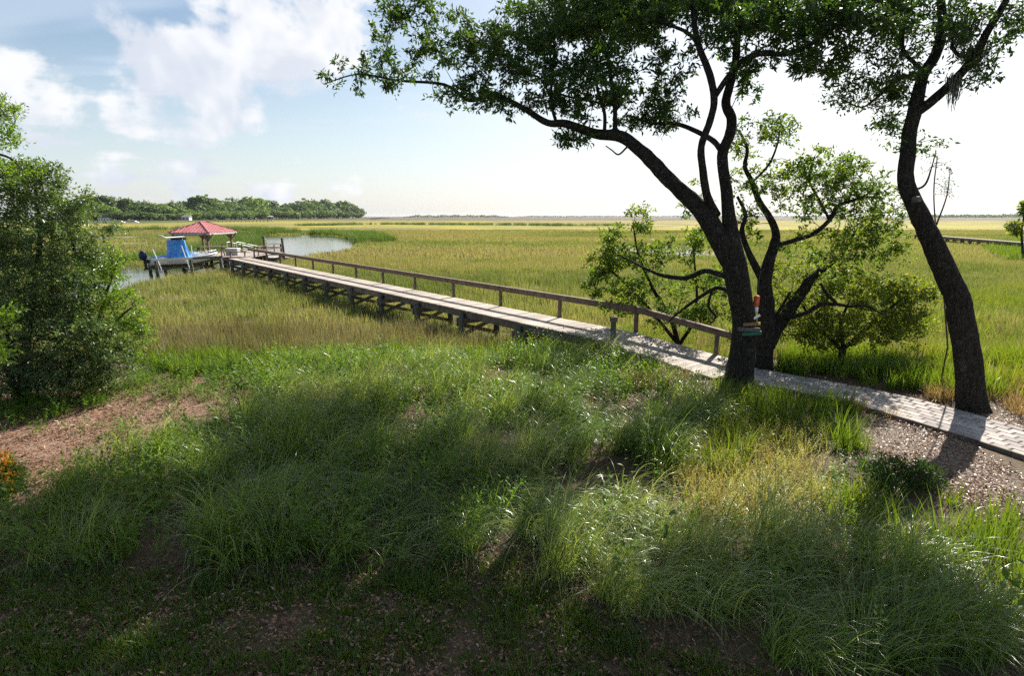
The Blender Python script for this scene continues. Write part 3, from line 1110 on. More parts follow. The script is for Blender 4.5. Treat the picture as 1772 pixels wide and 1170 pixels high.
faces = [(cor[0], cor[1], ra, ra), (cor[1], cor[2], rb, ra), (cor[2], cor[3], rb, rb), (cor[3], cor[0], ra, rb)]
for (a_, b_, c_, d_) in faces:
    ev = b_ - a_
    up_ = ((c_ + d_) / 2 - (a_ + b_) / 2)
    nrm = ev.cross(up_).normalized()
    n_pan = 11
    # each metal sheet runs from eave to ridge or hip
    def hip(q):
        # height fraction reached above the eave at position q along it
        L_ = ev.length
        x = q * L_
        tl = (d_ - a_).dot(ev.normalized())
        tr = L_ - (c_ - a_).dot(ev.normalized())
        return max(0.0, min(1.0, x / max(tl, 1e-4), (L_ - x) / max(tr, 1e-4)))
    upv = up_ - ev.normalized() * up_.dot(ev.normalized())
    for k in range(n_pan):
        q0, q1 = k / n_pan, (k + 1) / n_pan
        qs = [q0, q1]
        for br in ((d_ - a_).dot(ev.normalized()) / ev.length, (c_ - a_).dot(ev.normalized()) / ev.length):
            if q0 + 1e-3 < br < q1 - 1e-3:
                qs.insert(1, br) if len(qs) == 2 else qs.insert(2, br)
        qs = sorted(set(qs))
        lo = [a_ + ev * q for q in qs]
        hi = [a_ + ev * q + upv * hip(q) for q in qs]
        mb = MB()
        top = [v + bo for v in lo + hi[::-1]]
        low_ = [v - nrm * 0.03 for v in top]
        n_ = len(top)
        mb.add(top + low_, [tuple(range(n_)), tuple(range(2 * n_ - 1, n_ - 1, -1))] + [(i, (i + 1) % n_, (i + 1) % n_ + n_, i + n_) for i in range(n_)])
        mb.build('roof_panel', M['red_roof'], bh)
        if k:
            s_a, s_b = a_ + ev * q0 + nrm * 0.02, a_ + ev * q0 + upv * hip(q0) + nrm * 0.02
            if (s_b - s_a).length > 0.1:
                MB().bar(s_a + bo, s_b + bo, 0.035, 0.05, nrm).build('roof_seam', M['red_roof'], bh)
for (a_, b_) in ((cor[0], ra), (cor[1], ra), (cor[2], rb), (cor[3], rb), (ra, rb)):
    MB().bar(a_ + bo + Vector((0, 0, 0.03)), b_ + bo + Vector((0, 0, 0.03)), 0.14, 0.05).build('hip_cap', M['red_roof'], bh)
for i in range(4):
    a_, b_ = cor[i], cor[(i + 1) % 4]
    c_ = Vector((cx, cy, EZ))
    a2, b2 = a_.lerp(c_, 0.03), b_.lerp(c_, 0.03)
    MB().bar(a2 + bo + Vector((0, 0, -0.11)), b2 + bo + Vector((0, 0, -0.11)), 0.05, 0.2).build('fascia', M['fascia'], bh)
MB().box((0, 0, EZ - DECK_Z - 0.03), RX1 - RX0 - 0.5, RY1 - RY0 - 0.5, 0.02).build('soffit', M['wood'], bh)
ins = 0.5
for (x, y) in ((RX0 + ins, RY0 + ins), (RX1 - ins, RY0 + ins), (RX1 - ins, RY1 - ins), (RX0 + ins, RY1 - ins)):
    p = Vector((x, y, DECK_Z)) + bo
    po = MB().box((p.x, p.y, (EZ - DECK_Z - 0.06) / 2), 0.17, 0.17, EZ - DECK_Z - 0.06).build('post', M['rail'], bh)
    for dx, dy in ((1, 0), (-1, 0), (0, 1), (0, -1)):
        MB().bar((p.x + dx * 0.06, p.y + dy * 0.06, EZ - DECK_Z - 0.75), (p.x + dx * 0.55, p.y + dy * 0.55, EZ - DECK_Z - 0.14), 0.07, 0.10).build('knee_brace', M['rail'], po)
for (a_, b_) in (((RX0 + ins, RY0 + ins), (RX1 - ins, RY0 + ins)), ((RX1 - ins, RY0 + ins), (RX1 - ins, RY1 - ins)), ((RX1 - ins, RY1 - ins), (RX0 + ins, RY1 - ins)), ((RX0 + ins, RY1 - ins), (RX0 + ins, RY0 + ins))):
    MB().bar(Vector((a_[0], a_[1], EZ - 0.17)) + bo, Vector((b_[0], b_[1], EZ - 0.17)) + bo, 0.1, 0.2).build('roof_beam', M['wood'], bh)

dock = empty('dock_platform', ((PLX0 + PLX1) / 2, (PLY0 + PLY1) / 2, DECK_Z), 0, 'timber dock platform on pilings under the red roofed pavilion', 'dock')
do = -Vector(((PLX0 + PLX1) / 2, (PLY0 + PLY1) / 2, DECK_Z))
n_ = int((PLY1 - PLY0) / 0.16)
dpl = plank_mesh(PLX1 - PLX0, 0.152, 0.04)
for i in range(n_):
    link('plank', dpl, dock, (rng.normal() * 0.01, -(PLY1 - PLY0) / 2 + (i + 0.5) * 0.16, -0.025 + rng.normal() * 0.002))
for y in (PLY0 + 0.05, (PLY0 + PLY1) / 2, PLY1 - 0.05):
    MB().bar(Vector((PLX0, y, DECK_Z - 0.19)) + do, Vector((PLX1, y, DECK_Z - 0.19)) + do, 0.07, 0.28).build('joist', M['wood'], dock)
for x in np.linspace(PLX0 + 0.3, PLX1 - 0.3, 5):
    for y in (PLY0 + 0.2, PLY1 - 0.2):
        link('piling', pile_me, dock, Vector((x, y, DECK_Z - 0.1)) + do)
for x0 in (PLX0 + 0.3, PLX0 + 3.0, PLX1 - 3.1):
    for sgn in (0, 1):
        z0, z1 = (-0.45, -1.2) if sgn else (-1.2, -0.45)
        MB().bar(Vector((x0, PLY0 + 0.02 + 0.05 * sgn, DECK_Z + z0)) + do, Vector((x0 + 2.5, PLY0 + 0.02 + 0.05 * sgn, DECK_Z + z1)) + do, 0.04, 0.15).build('brace', M['wood'], dock)
# rail round the landing
def rail_run(parent, o_, a_, b_, h=0.82):
    a_, b_ = Vector(a_), Vector(b_)
    n = max(1, round((b_ - a_).length / 2.0))
    for i in range(n + 1):
        p = a_.lerp(b_, i / n) + o_
        MB().box((p.x, p.y, p.z + h / 2), 0.09, 0.09, h).build('rail_post', M['rail'], parent)
    MB().bar(a_ + o_ + Vector((0, 0, h + 0.022)), b_ + o_ + Vector((0, 0, h + 0.022)), 0.15, 0.04).build('handrail', M['rail'], parent)
    MB().bar(a_ + o_ + Vector((0, 0, h * 0.55)), b_ + o_ + Vector((0, 0, h * 0.55)), 0.04, 0.12).build('rail_board', M['rail'], parent)
rail_run(dock, do, (PLX1 - 0.1, PLY0 + 1.9, DECK_Z), (PLX1 - 0.1, PLY1 - 0.1, DECK_Z))
rail_run(dock, do, (PLX0 + 0.1, PLY1 - 0.1, DECK_Z), (PLX1 - 0.2, PLY1 - 0.1, DECK_Z))

# cleaning table, bench and box on the platform
tb = empty('fish_cleaning_table', (-27.6, 51.5, DECK_Z), 0.1, 'grey timber work table with angled legs at the dock edge beside the boat', 'table')
for k in range(5):
    MB().box((0, -0.36 + k * 0.18, 0.86), 2.6, 0.172, 0.04).build('table_board', M['wood'], tb)
for sx in (-1.05, 1.05):
    for sy in (-1, 1):
        MB().bar((sx, sy * 0.36, 0.0), (sx, sy * 0.1, 0.84), 0.09, 0.09).build('leg', M['rail'], tb)
MB().box((0, 0, 0.42), 1.5, 0.5, 0.05).build('shelf', M['wood'], tb)
bx = empty('storage_box', (-26.3, 53.0, DECK_Z), 0, 'pale grey storage box standing on the dock beside the gangway', 'box')
MB().box((0, 0, 0.3), 1.1, 0.6, 0.6).build('box_body', M['fascia'], bx)
MB().box((0, 0, 0.63), 1.16, 0.66, 0.06).build('lid', M['white'], bx)
pl = empty('plank_bench', (-25.0, 51.2, DECK_Z), 0.2, 'low dark bench at the landing where the boardwalk meets the dock', 'bench')
MB().box((0, 0, 0.42), 1.5, 0.36, 0.06).build('seat', M['rail'], pl)
for sx in (-0.6, 0.6):
    MB().box((sx, 0, 0.195), 0.08, 0.3, 0.39).build('leg', M['rail'], pl)
cool = empty('cooler', (-29.5, 51.6, DECK_Z), 0.1, 'white cooler chest on the dock under the pavilion post', 'cooler')
MB().box((0, 0, 0.2), 0.75, 0.4, 0.4).build('cooler_body', M['white'], cool)
MB().box((0, 0, 0.43), 0.79, 0.44, 0.06).build('lid', M['white'], cool)

# gangway with white handrails down to the floating dock
gw0, gw1 = Vector((-28.9, 58.1, DECK_Z)), Vector((-28.3, 63.2, -0.3))
gang = empty('gangway', gw0, 0, 'white railed metal gangway sloping down to the floating dock', 'gangway')
gv = gw1 - gw0
gs = Vector((gv.y, -gv.x, 0)).normalized()
for k in range(20):
    a_ = gv * ((k + 0.5) / 20)
    MB().bar(a_ - gs * 0.5, a_ + gs * 0.5, gv.length / 20 - 0.01, 0.03).build('tread', M['alu'], gang)
for sg in (-1, 1):
    s_ = gs * 0.52 * sg
    MB().tube([s_ + Vector((0, 0, 0.05)), s_ + Vector((0, 0, 0.95)), s_ + gv * 0.06 + Vector((0, 0, 1.05)), s_ + gv * 0.94 + Vector((0, 0, 1.05)), s_ + gv + Vector((0, 0, 0.95)), s_ + gv + Vector((0, 0, 0.05))], 0.035, 8).build('handrail', M['white'], gang)
    MB().tube([s_ + Vector((0, 0, 0.5)), s_ + gv + Vector((0, 0, 0.5))], 0.025, 8).build('mid_rail', M['white'], gang)
    for k in (1, 2, 3):
        MB().tube([s_ + gv * (k / 4), s_ + gv * (k / 4) + Vector((0, 0, 1.03))], 0.025, 8).build('baluster', M['white'], gang)
fd = empty('floating_dock', (-27.2, 64.2, WATER_Z), 0.15, 'low floating timber dock in the creek behind the boardwalk rail', 'dock')
for k in range(14):
    MB().box((-2.1 + k * 0.3, 0, 0.30), 0.285, 2.0, 0.04).build('plank', M['plank'], fd)
MB().box((0, 0, 0.13), 4.2, 1.9, 0.28).build('float', M['pile'], fd)
mt = empty('dock_winch', (-26.2, 64.0, WATER_Z + 0.32), 0.5, 'dark hunched equipment cover standing on the floating dock', 'equipment')
mbm = MB()
mbm.tube([(0, 0, 0), (0.05, 0, 0.25), (0.12, 0, 0.42), (0.3, 0, 0.5)], [0.3, 0.3, 0.22, 0.08], 10, True, 0.2)
mbm.build('cover', M['black'], mt, True)
MB().box((-0.2, 0.1, 0.09), 0.3, 0.3, 0.18).build('foot', M['black'], mt)
ld = empty('dock_ladder', (-27.9, 63.0, -0.2), 0.3, 'small white tube ladder frame at the edge of the creek dock', 'ladder')
for sx in (-0.2, 0.2):
    MB().tube([(sx, 0, -0.6), (sx, 0, 1.25), (sx, 0.25, 1.3)], 0.025, 8).build('side_rail', M['white'], ld)
for k in range(5):
    MB().tube([(-0.2, 0, -0.35 + k * 0.3), (0.2, 0, -0.35 + k * 0.3)], 0.02, 6).build('rung', M['white'], ld)
# mooring piles
for (x, ty, by, Yw, lab) in ((459, 408, 442, 61.5, 'tall dark mooring pile nearer the pavilion, rising behind the boardwalk rail'), (491, 411, 446, 60.0, 'tall dark mooring pile standing in open creek water right of its twin')):
    p = P(x, by, Y=Yw)
    tp = P(x, ty, Y=Yw)
    r_ = empty('mooring_pile', (p.x, p.y, MARSH_Z - 0.1), 0, lab, 'pile', 'mooring piles in the creek')
    MB().tube([(0, 0, 0), (0, 0, (tp.z - MARSH_Z) * 0.6), (0, 0, tp.z - MARSH_Z)], [0.16, 0.15, 0.13], 12, True, 0.04).build('pile_shaft', M['pile'], r_, True)
    MB().tube([(0, 0, tp.z - MARSH_Z + 0.002), (0, 0, tp.z - MARSH_Z + 0.09)], [0.15, 0.03], 12).build('pile_cap', M['black'], r_)

# boat
BH = math.atan2(0.66, 0.75)
stern = Vector((-30.35, 46.9, 0.02))
boat = empty('motor_boat', stern, BH, 'cream centre console boat under a blue tarp, raised on the boat lift', 'boat')
boat.scale = (0.83, 0.9, 1.0)
BL = 6.3
st_x = [0.0, 0.6, 1.6, 2.8, 4.0, 5.0, 5.7, 6.1, BL]
beam = [1.0, 1.06, 1.14, 1.17, 1.12, 0.9, 0.58, 0.3, 0.03]
sheer = [0.66, 0.66, 0.67, 0.70, 0.76, 0.85, 0.94, 1.0, 1.04]
keel = [0.06, 0.04, 0.02, 0.0, 0.02, 0.10, 0.28, 0.52, 0.86]
chine = [0.24, 0.23, 0.22, 0.23, 0.28, 0.40, 0.58, 0.76, 0.96]


def hull_mesh(lo, hi):
    """rings port keel starboard; lo/hi pick bottom or topsides"""
    vs, fs = [], []
    for i, x in enumerate(st_x):
        prof = {0: (0.0, keel[i]), 1: (beam[i] * 0.84, chine[i]), 2: (beam[i] * 0.95, (chine[i] + sheer[i]) / 2), 3: (beam[i], sheer[i])}
        sel = [prof[k] for k in range(lo, hi + 1)]
        for (y, z) in sel:
            vs.append((x, y, z))
    n = hi - lo + 1
    for i in range(len(st_x) - 1):
        for k in range(n - 1):
            a = i * n + k
            fs.append((a, a + n, a + n + 1, a + 1))
    return vs, fs


for (lo, hi, nm, mt_) in ((0, 1, 'hull_bottom', 'bottom'), (1, 3, 'hull_topside', 'hull')):
    vs, fs = hull_mesh(lo, hi)
    mb = MB().add(vs, fs).add([(x, -y, z) for x, y, z in vs], [f[::-1] for f in fs])
    if lo == 0:
        mb.add([(0, 0, keel[0]), (0, beam[0] * 0.84, chine[0]), (0, -beam[0] * 0.84, chine[0])], [(0, 1, 2)])
    else:
        mb.add([(0, beam[0] * 0.84, chine[0]), (0, beam[0], sheer[0]), (0, -beam[0], sheer[0]), (0, -beam[0] * 0.84, chine[0])], [(0, 1, 2, 3)])
    mb.build(nm, M[mt_], boat, True)
mb = MB()
dk = [(x, y * 0.93, z - 0.10) for x, y, z in zip(st_x, beam, sheer)]
n_ = len(dk)
mb.add([d for d in dk] + [(x, -y, z) for x, y, z in dk], [(i, i + n_, i + n_ + 1, i + 1) for i in range(n_ - 1)])
mb.build('deck', M['white'], boat)
mb = MB()
for sg in (1, -1):
    mb.tube([(x, sg * y, z) for x, y, z in zip(st_x, beam, sheer)], 0.045, 6)
mb.build('rub_rail', M['alu'], boat, True)
# blue tarp round the console, peaked under the T-top, with stern flap
mb = MB()
rings = []
for (z, x0, x1, hw, sk) in ((0.62, 1.5, 3.8, 0.95, 0), (0.95, 1.62, 3.68, 0.88, 0.0), (1.4, 1.72, 3.50, 0.78, 0.02), (1.85, 1.75, 3.36, 0.72, 0.03), (2.18, 1.76, 3.28, 0.70, 0.04)):
    ring = []
    for k in range(20):
        a = 2 * math.pi * k / 20
        cxr, sxr = math.cos(a), math.sin(a)
        rx = math.copysign(abs(cxr) ** 0.45, cxr)
        ry = math.copysign(abs(sxr) ** 0.45, sxr)
        fl = 1 + 0.05 * math.sin(k * 2.3 + z * 3.1) * (1.3 - z / 2.4)
        ring.append(((x0 + x1) / 2 + rx * (x1 - x0) / 2 * fl, ry * hw * fl, z))
    rings.append(ring)
vs = [v for r_ in rings for v in r_]
fs = [(i * 20 + k, i * 20 + (k + 1) % 20, (i + 1) * 20 + (k + 1) % 20, (i + 1) * 20 + k) for i in range(4) for k in range(20)] + [tuple(80 + k for k in range(20))]
mb.add(vs, fs)
mb.build('console_tarp', M['blue'], boat)
mb = MB()
gx = np.linspace(0.25, 1.7, 8)
gy = np.linspace(-1.0, 1.0, 9)
vs = [(x, y, 0.74 + 0.10 * math.cos(y * 1.5) + 0.04 * math.sin(x * 5 + y * 3) + 0.1 * (x / 1.7) ** 2) for x in gx for y in gy]
fs = [(i * 9 + k, (i + 1) * 9 + k, (i + 1) * 9 + k + 1, i * 9 + k + 1) for i in range(7) for k in range(8)]
mb.add(vs, fs).build('stern_tarp', M['blue'], boat)
top = MB().add([(1.55, -0.8, 2.36), (3.3, -0.7, 2.42), (3.3, 0.7, 2.42), (1.55, 0.8, 2.36), (1.55, -0.8, 2.42), (3.3, -0.7, 2.48), (3.3, 0.7, 2.48), (1.55, 0.8, 2.42)],
               [(3, 2, 1, 0), (4, 5, 6, 7), (0, 1, 5, 4), (1, 2, 6, 5), (2, 3, 7, 6), (3, 0, 4, 7)]).build('t_top', M['white'], boat)
MB().box((2.75, 0, 2.30), 1.3, 1.0, 0.16).build('top_box', M['black'], boat)
for k in range(4):
    MB().tube([(1.6, -0.6 + 0.4 * k, 2.4), (1.15, -0.66 + 0.44 * k, 2.62)], 0.03, 6).build('rod_holder', M['alu'], boat)
for sx in (1.9, 3.0):
    for sy in (-0.55, 0.55):
        MB().tube([(sx, sy * 1.2, 0.6), (sx + 0.05, sy, 2.38)], 0.028, 6).build('top_leg', M['alu'], boat)
mb = MB()
for sg in (1, -1):
    mb.tube([(3.9, sg * 1.0, 0.76), (4.2, sg * 0.98, 1.05), (5.1, sg * 0.78, 1.12), (5.8, sg * 0.42, 1.2), (6.2, sg * 0.1, 1.24)], 0.025, 6)
    for (x, y, z) in ((4.7, 0.9, 0.82), (5.4, 0.66, 0.9), (5.9, 0.4, 0.97)):
        mb.tube([(x, sg * y, z), (x, sg * y, z + 0.31)], 0.018, 6)
mb.build('bow_rail', M['alu'], boat, True)
MB().box((4.55, 0.1, 0.86), 0.9, 0.7, 0.36).build('bow_seat', M['white'], boat)
MB().tube([(3.9, 0, 0.7), (3.9, 0, 1.7)], 0.03, 6).build('rod', M['white'], boat)
om = link('outboard_motor', MB().tube([(-0.5, 0, 0.62), (-0.52, 0, 0.75), (-0.50, 0, 1.05), (-0.42, 0, 1.24), (-0.3, 0, 1.30)], [0.22, 0.33, 0.36, 0.27, 0.08], 14, True, 0.05).mesh('outboard_motor', M['navy'], True), boat)
MB().bar((-0.42, 0, 0.65), (-0.36, 0, -0.15), 0.16, 0.24, (1, 0, 0)).build('motor_leg', M['black'], om)
MB().bar((-0.6, 0, -0.18), (-0.1, 0, -0.12), 0.12, 0.12).build('gearcase', M['black'], om)
MB().bar((-0.3, 0, 0.5), (0.02, 0, 0.45), 0.3, 0.3).build('motor_bracket', M['black'], om)

lift = empty('boat_lift', stern + Vector((0, 0, MARSH_Z - stern.z)), BH, 'boat lift of dark pilings, pale beams and white guide poles holding the boat', 'boat lift')
lift.scale = (0.83, 0.9, 1.0)
zb = -(MARSH_Z - stern.z)
for (x, y) in ((0.25, -1.75), (3.3, -1.75), (6.1, -1.75), (0.25, 1.75), (3.3, 1.75), (6.1, 1.75)):
    MB().tube([(x, y, -0.3), (x, y, zb + 0.6 - 0.01)], [0.17, 0.155], 12, True, 0.05).build('piling', M['pile'], lift, True)
for y in (-1.75, 1.75):
    MB().bar((-0.1, y, zb + 0.68), (3.5, y, zb + 0.68), 0.14, 0.17).build('top_beam', M['alu'], lift)
    MB().bar((3.52, y, zb + 0.68), (6.3, y, zb + 0.68), 0.14, 0.17).build('top_beam', M['grey_board'], lift)
for x in (0.6, 3.4):
    MB().bar((x, -1.7, zb - 0.30), (x, 1.7, zb - 0.30), 0.12, 0.2).build('cradle_beam', M['alu'], lift)
    for y in (-1.6, 1.6):
        MB().tube([(x, y, zb - 0.2), (x, y * 1.06, zb + 0.6)], 0.015, 5).build('cable', M['alu'], lift)
for y in (-0.55, 0.55):
    MB().bar((0.1, y, zb - 0.10), (4.6, y, zb - 0.08), 0.1, 0.2).build('bunk', M['grey_board'], lift)
for (x, y, h0, h1, t_) in ((0.55, -1.45, -0.35, 1.55, -0.42), (3.1, -1.45, -0.7, 1.75, -0.42), (3.7, 1.45, -0.3, 1.85, -0.2)):
    MB().tube([(x + 0.2, y, zb + h0), (x + t_, y * 1.04, zb + h1)], 0.05, 8).build('guide_pole', M['white'], lift)

# ------------------------------------------------------------------ neighbour's boardwalk, right
na, nb = P(1590, 405.5, z=0.55), P(1840, 425, z=0.55)
nw = empty('neighbour_boardwalk', na, 0, 'distant low boardwalk on paired posts beyond the right oak trunk', 'boardwalk')
nd = (nb - na)
nn_ = Vector((nd.y, -nd.x, 0)).normalized()
nl = nd.length
npl = int(nl / 0.3)
mb_me = MB().box((0, 0, 0), 0.285, 1.6, 0.05).mesh('plank', M['wood'])
na_ang = math.atan2(nd.y, nd.x)
for k in range(min(npl, 290)):
    link('plank', mb_me, nw, nd * ((k + 0.5) / npl), (0, 0, na_ang))
for sg in (-1, 1):
    MB().bar(nn_ * 0.7 * sg + Vector((0, 0, -0.17)), nd + nn_ * 0.7 * sg + Vector((0, 0, -0.17)), 0.08, 0.26).build('stringer', M['wood'], nw)
k = 0
while k * 2.9 < nl:
    p = nd.normalized() * (k * 2.9 + 0.5)
    for sg in (-1, 1):
        MB().tube([p + nn_ * 0.72 * sg + Vector((0, 0, -1.6)), p + nn_ * 0.72 * sg + Vector((0, 0, -0.04))], 0.13, 8).build('piling', M['pile'], nw)
    MB().bar(p - nn_ * 0.9 + Vector((0, 0, -0.4)), p + nn_ * 0.9 + Vector((0, 0, -0.4)), 0.12, 0.2).build('cap_beam', M['wood'], nw)
    k += 1

# ------------------------------------------------------------------ oaks
LIT = [wpoly(p) for p in (  # ground meant to stay sunlit; crowns are thinned where they would shade it
    [(-600, 600), (470, 590), (460, 690), (300, 748), (130, 838), (0, 908), (-500, 1010)],
    [(450, 560), (1230, 560), (1190, 690), (1010, 715), (800, 690), (450, 690)],
    [(1140, 760), (1300, 730), (1440, 750), (1460, 900), (1300, 940), (1150, 890)],
    [(1480, 690), (1600, 690), (1772, 720), (2000, 780), (2000, 900), (1720, 850), (1560, 745)],
)]


SPOTS = []  # sun flecks: clumps shading these spots are left out of the crown
for (fx_, fy_, ra_, rb_) in ((270, 1075, 120, 24), (540, 1105, 80, 26), (690, 1150, 90, 24), (640, 1000, 60, 14), (880, 1010, 60, 24), (980, 1120, 40, 26), (150, 1130, 70, 24), (1000, 880, 50, 40)):
    SPOTS.append(wpoly([(fx_ + ra_ * math.cos(a) , fy_ + rb_ * math.sin(a)) for a in np.linspace(0, 6.28, 9)[:-1]]))


def spot_hits(c):
    sx, sy = shadow_xy(c)
    h = np.zeros(len(c), bool)
    for p in SPOTS:
        h |= poly_mask(p, sx, sy)
    return h


def lit_hits(c):
    sx, sy = shadow_xy(c)
    h = np.zeros(len(c), bool)
    for p in LIT:
        h |= poly_mask(p, sx, sy)
    return h


def pxof(c):
    X, Yy, Z = c[:, 0], c[:, 1], c[:, 2] - CAM_H
    f_ = Yy * math.cos(PITCH) - Z * math.sin(PITCH)
    u_ = Yy * math.sin(PITCH) + Z * math.cos(PITCH)
    return 886 + FPX * X / f_, 585 - FPX * u_ / f_


def hidden_crown(rng, c, r, n, ymax=-40):  # fills the unseen crown, leaving out clumps that would shade sunlit ground
    q = rng.normal(size=(n * 6, 3))
    q = norm(q) * (rng.random(n * 6) ** 0.45)[:, None]
    p = np.array(c) + q * np.array(r)
    x, y = pxof(p)
    ok = ((y < ymax) | (x > 1850)) & ~lit_hits(p)
    return p[ok][:n]


rng = np.random.default_rng(21)
Y1 = 13.4
oak1 = [
    [(1276, 690, 84, 0), (1279, 655, 66, 0), (1285, 610, 56, 0), (1288, 560, 52, 0), (1280, 510, 52, 0), (1272, 465, 54, 0), (1266, 425, 44, 0.0), (1262, 385, 32, 0.1), (1257, 331, 26, 0.3), (1250, 270, 24, 0.6), (1262, 235, 23, 0.7), (1266, 205, 22, 0.8),
     (1256, 180, 20, 0.9), (1262, 150, 19, 1.0), (1272, 115, 18, 1.2), (1276, 60, 15, 1.5), (1280, 0, 12, 1.8), (1286, -90, 8, 2.2)],
    [(1272, 470, 40, 0), (1250, 425, 46, 0), (1228, 385, 42, 0.05), (1205, 355, 38, 0.1), (1175, 328, 34, 0.2), (1152, 305, 33, 0.3), (1128, 279, 31, 0.4), (1105, 258, 28, 0.5), (1074, 236, 26, 0.6), (1030, 231, 22, 0.8), (980, 214, 18, 1.0), (947, 212, 15, 1.2),
     (911, 190, 13, 1.4), (875, 171, 11, 1.7), (851, 163, 10, 1.9), (811, 173, 9, 2.2), (769, 146, 7, 2.5), (690, 139, 5, 2.7), (620, 128, 3.5, 2.8), (560, 145, 2, 2.8)],
    [(1240, 372, 20, 0.1), (1224, 340, 19, -0.1), (1216, 290, 17, -0.2), (1214, 252, 16, -0.2), (1229, 208, 16, -0.1), (1236, 172, 16, 0), (1228, 128, 16, 0.1), (1209, 78, 14, 0.3), (1200, 26, 12, 0.5), (1196, -60, 8, 0.9)],
    [(1236, 168, 13, 0), (1260, 132, 13, -0.2), (1283, 106, 13, -0.4), (1316, 92, 13, -0.6), (1357, 93, 11, -0.8), (1394, 80, 10, -1.0), (1436, 52, 8, -1.2), (1480, 10, 6, -1.4)],
    [(1210, 80, 9, 0.3), (1190, 56, 8, 0.4), (1153, 41, 7, 0.6), (1113, 29, 6, 0.9), (1074, 38, 4, 1.1)],
    [(1250, 264, 14, 0.6), (1236, 245, 13, 0.8), (1205, 227, 11, 1.1), (1166, 213, 9, 1.5), (1126, 213, 6, 1.9), (1095, 200, 4, 2.2)],
    [(1064, 232, 11, 0.6), (1064, 185, 10, 0.7), (1056, 130, 9, 0.9), (1050, 90, 7, 1.2), (1030, 20, 5, 1.6)],
    [(1046, 232, 9, 0.7), (1046, 195, 8, 0.6), (1033, 150, 7, 0.6), (1029, 107, 5, 0.7), (1010, 50, 4, 0.9)],
    [(963, 213, 8, 1.1), (953, 172, 7, 1.3), (957, 124, 6, 1.5), (959, 78, 5, 1.7), (940, 20, 4, 2.0)],
    [(952, 165, 5, 1.3), (930, 132, 5, 1.1), (879, 124, 4, 1.0), (858, 88, 3, 0.9), (820, 60, 2, 0.9)],
    [(1060, 180, 5, 0.7), (1018, 174, 5, 1.0), (975, 164, 4, 1.3), (960, 150, 3, 1.5)],
    [(1100, 254, 6, 0.5), (1088, 252, 5, 0.4), (1071, 267, 4, 0.2), (1058, 259, 3, 0.1), (1048, 252, 2.5, 0.1)],
    [(1256, 478, 14, 0), (1240, 473, 13, 0.3), (1219, 469, 12, 0.6), (1185, 481, 11, 1.0), (1148, 477, 9, 1.3), (1128, 470, 7, 1.5), (1098, 455, 5, 1.7), (1070, 440, 3, 1.9)],
    [(1266, 508, 10, 0), (1250, 500, 9, 0.3), (1235, 500, 9, 0.5), (1207, 517, 8, 0.9), (1173, 542, 6, 1.2), (1158, 556, 3, 1.3)],
    [(1232, 502, 6, 0.5), (1226, 530, 6, 0.5), (1238, 548, 5, 0.5), (1228, 562, 3, 0.5)],
]
b1 = [(600, 130, 50, 28, 2.8, 0.6, 14), (655, 110, 60, 42, 2.7, 1.0, 26), (700, 60, 60, 45, 2.8, 1.2, 24), (700, 135, 60, 35, 2.6, 0.8, 18), (790, 80, 90, 65, 2.6, 1.6, 52), (790, 160, 60, 28, 2.4, 0.7, 16), (890, 60, 100, 60, 2.2, 1.8, 55),
      (880, 150, 70, 50, 1.8, 1.0, 30), (960, 140, 70, 55, 1.4, 1.3, 34), (1010, 60, 80, 60, 1.6, 1.8, 50), (1020, 150, 70, 60, 0.9, 1.3, 36), (990, 238, 40, 14, 0.9, 0.4, 8), (1060, 130, 60, 60, 0.9, 1.0, 24),
      (1090, 40, 80, 50, 1.4, 1.6, 32), (1150, 180, 60, 45, 1.6, 0.9, 26), (1100, 210, 40, 25, 2.0, 0.7, 9), (1160, 120, 40, 40, 1.4, 0.8, 10), (1190, 10, 80, 30, 1.0, 1.6, 20), (1240, 60, 60, 50, 1.0, 1.2, 16), (1300, 30, 80, 40, 0.4, 1.6, 38),
      (1390, 30, 90, 45, -0.6, 1.4, 44), (1470, 20, 80, 40, -1.2, 1.2, 30), (1430, 100, 45, 38, -1.0, 0.7, 14), (1360, 95, 50, 30, -0.7, 0.7, 10), (1290, 150, 22, 40, 0.6, 0.5, 5), (1290, 110, 40, 35, 0.0, 0.6, 8), (700, 10, 70, 30, 2.6, 1.2, 18),
      (1540, 20, 50, 30, -1.6, 1.0, 10), (560, 150, 22, 14, 2.8, 0.3, 4), (1180, 60, 60, 60, 1.0, 0.9, 10)]
SHADE = wpoly([(-100, 960), (0, 925), (300, 768), (450, 712), (800, 712), (1000, 745), (1110, 790), (1125, 900), (1250, 965), (1500, 985), (1772, 1150), (1900, 1300), (-200, 1300)])
tx, ty = sample_poly(SHADE, 32, rng)
hz = 8.8 + 4.2 * rng.random(len(tx))
kk = hz / SUNV[2]
crown_up = np.stack([tx + SUNV[0] * kk, ty + SUNV[1] * kk, hz], 1)  # leaf clumps added up the sun rays to cast the foreground shade, mostly unseen
cxp, cyp = pxof(crown_up)
gap = np.array([mnoise.noise(Vector((a * 0.55, b_ * 0.55, 3.1))) for a, b_ in zip(tx, ty)])
crown_up = crown_up[((cyp < -30) | ((cxp > 660) & (cxp < 1130) & (cyp < 70)) | ((cxp > 1130) & (cxp < 1330) & (cyp < 20))) & ~lit_hits(crown_up) & (gap > -0.22)]
crown_up = crown_up[rng.permutation(len(crown_up))[:1500]]
root1, nodes1, cl1 = build_tree('live_oak', 'large forked dark-barked oak standing where boardwalk meets the path, limb sweeping left', 'tree', Y1, (1276, 672), oak1, b1, rng, 'oak_leaf', 0.135, 62, 0.30, 0.36, None, crown_up,
                                lambda c: ~(lit_hits(c) & (rng.random(len(c)) < 0.5)) & ~spot_hits(c), dens=1.12, wk=0.76)

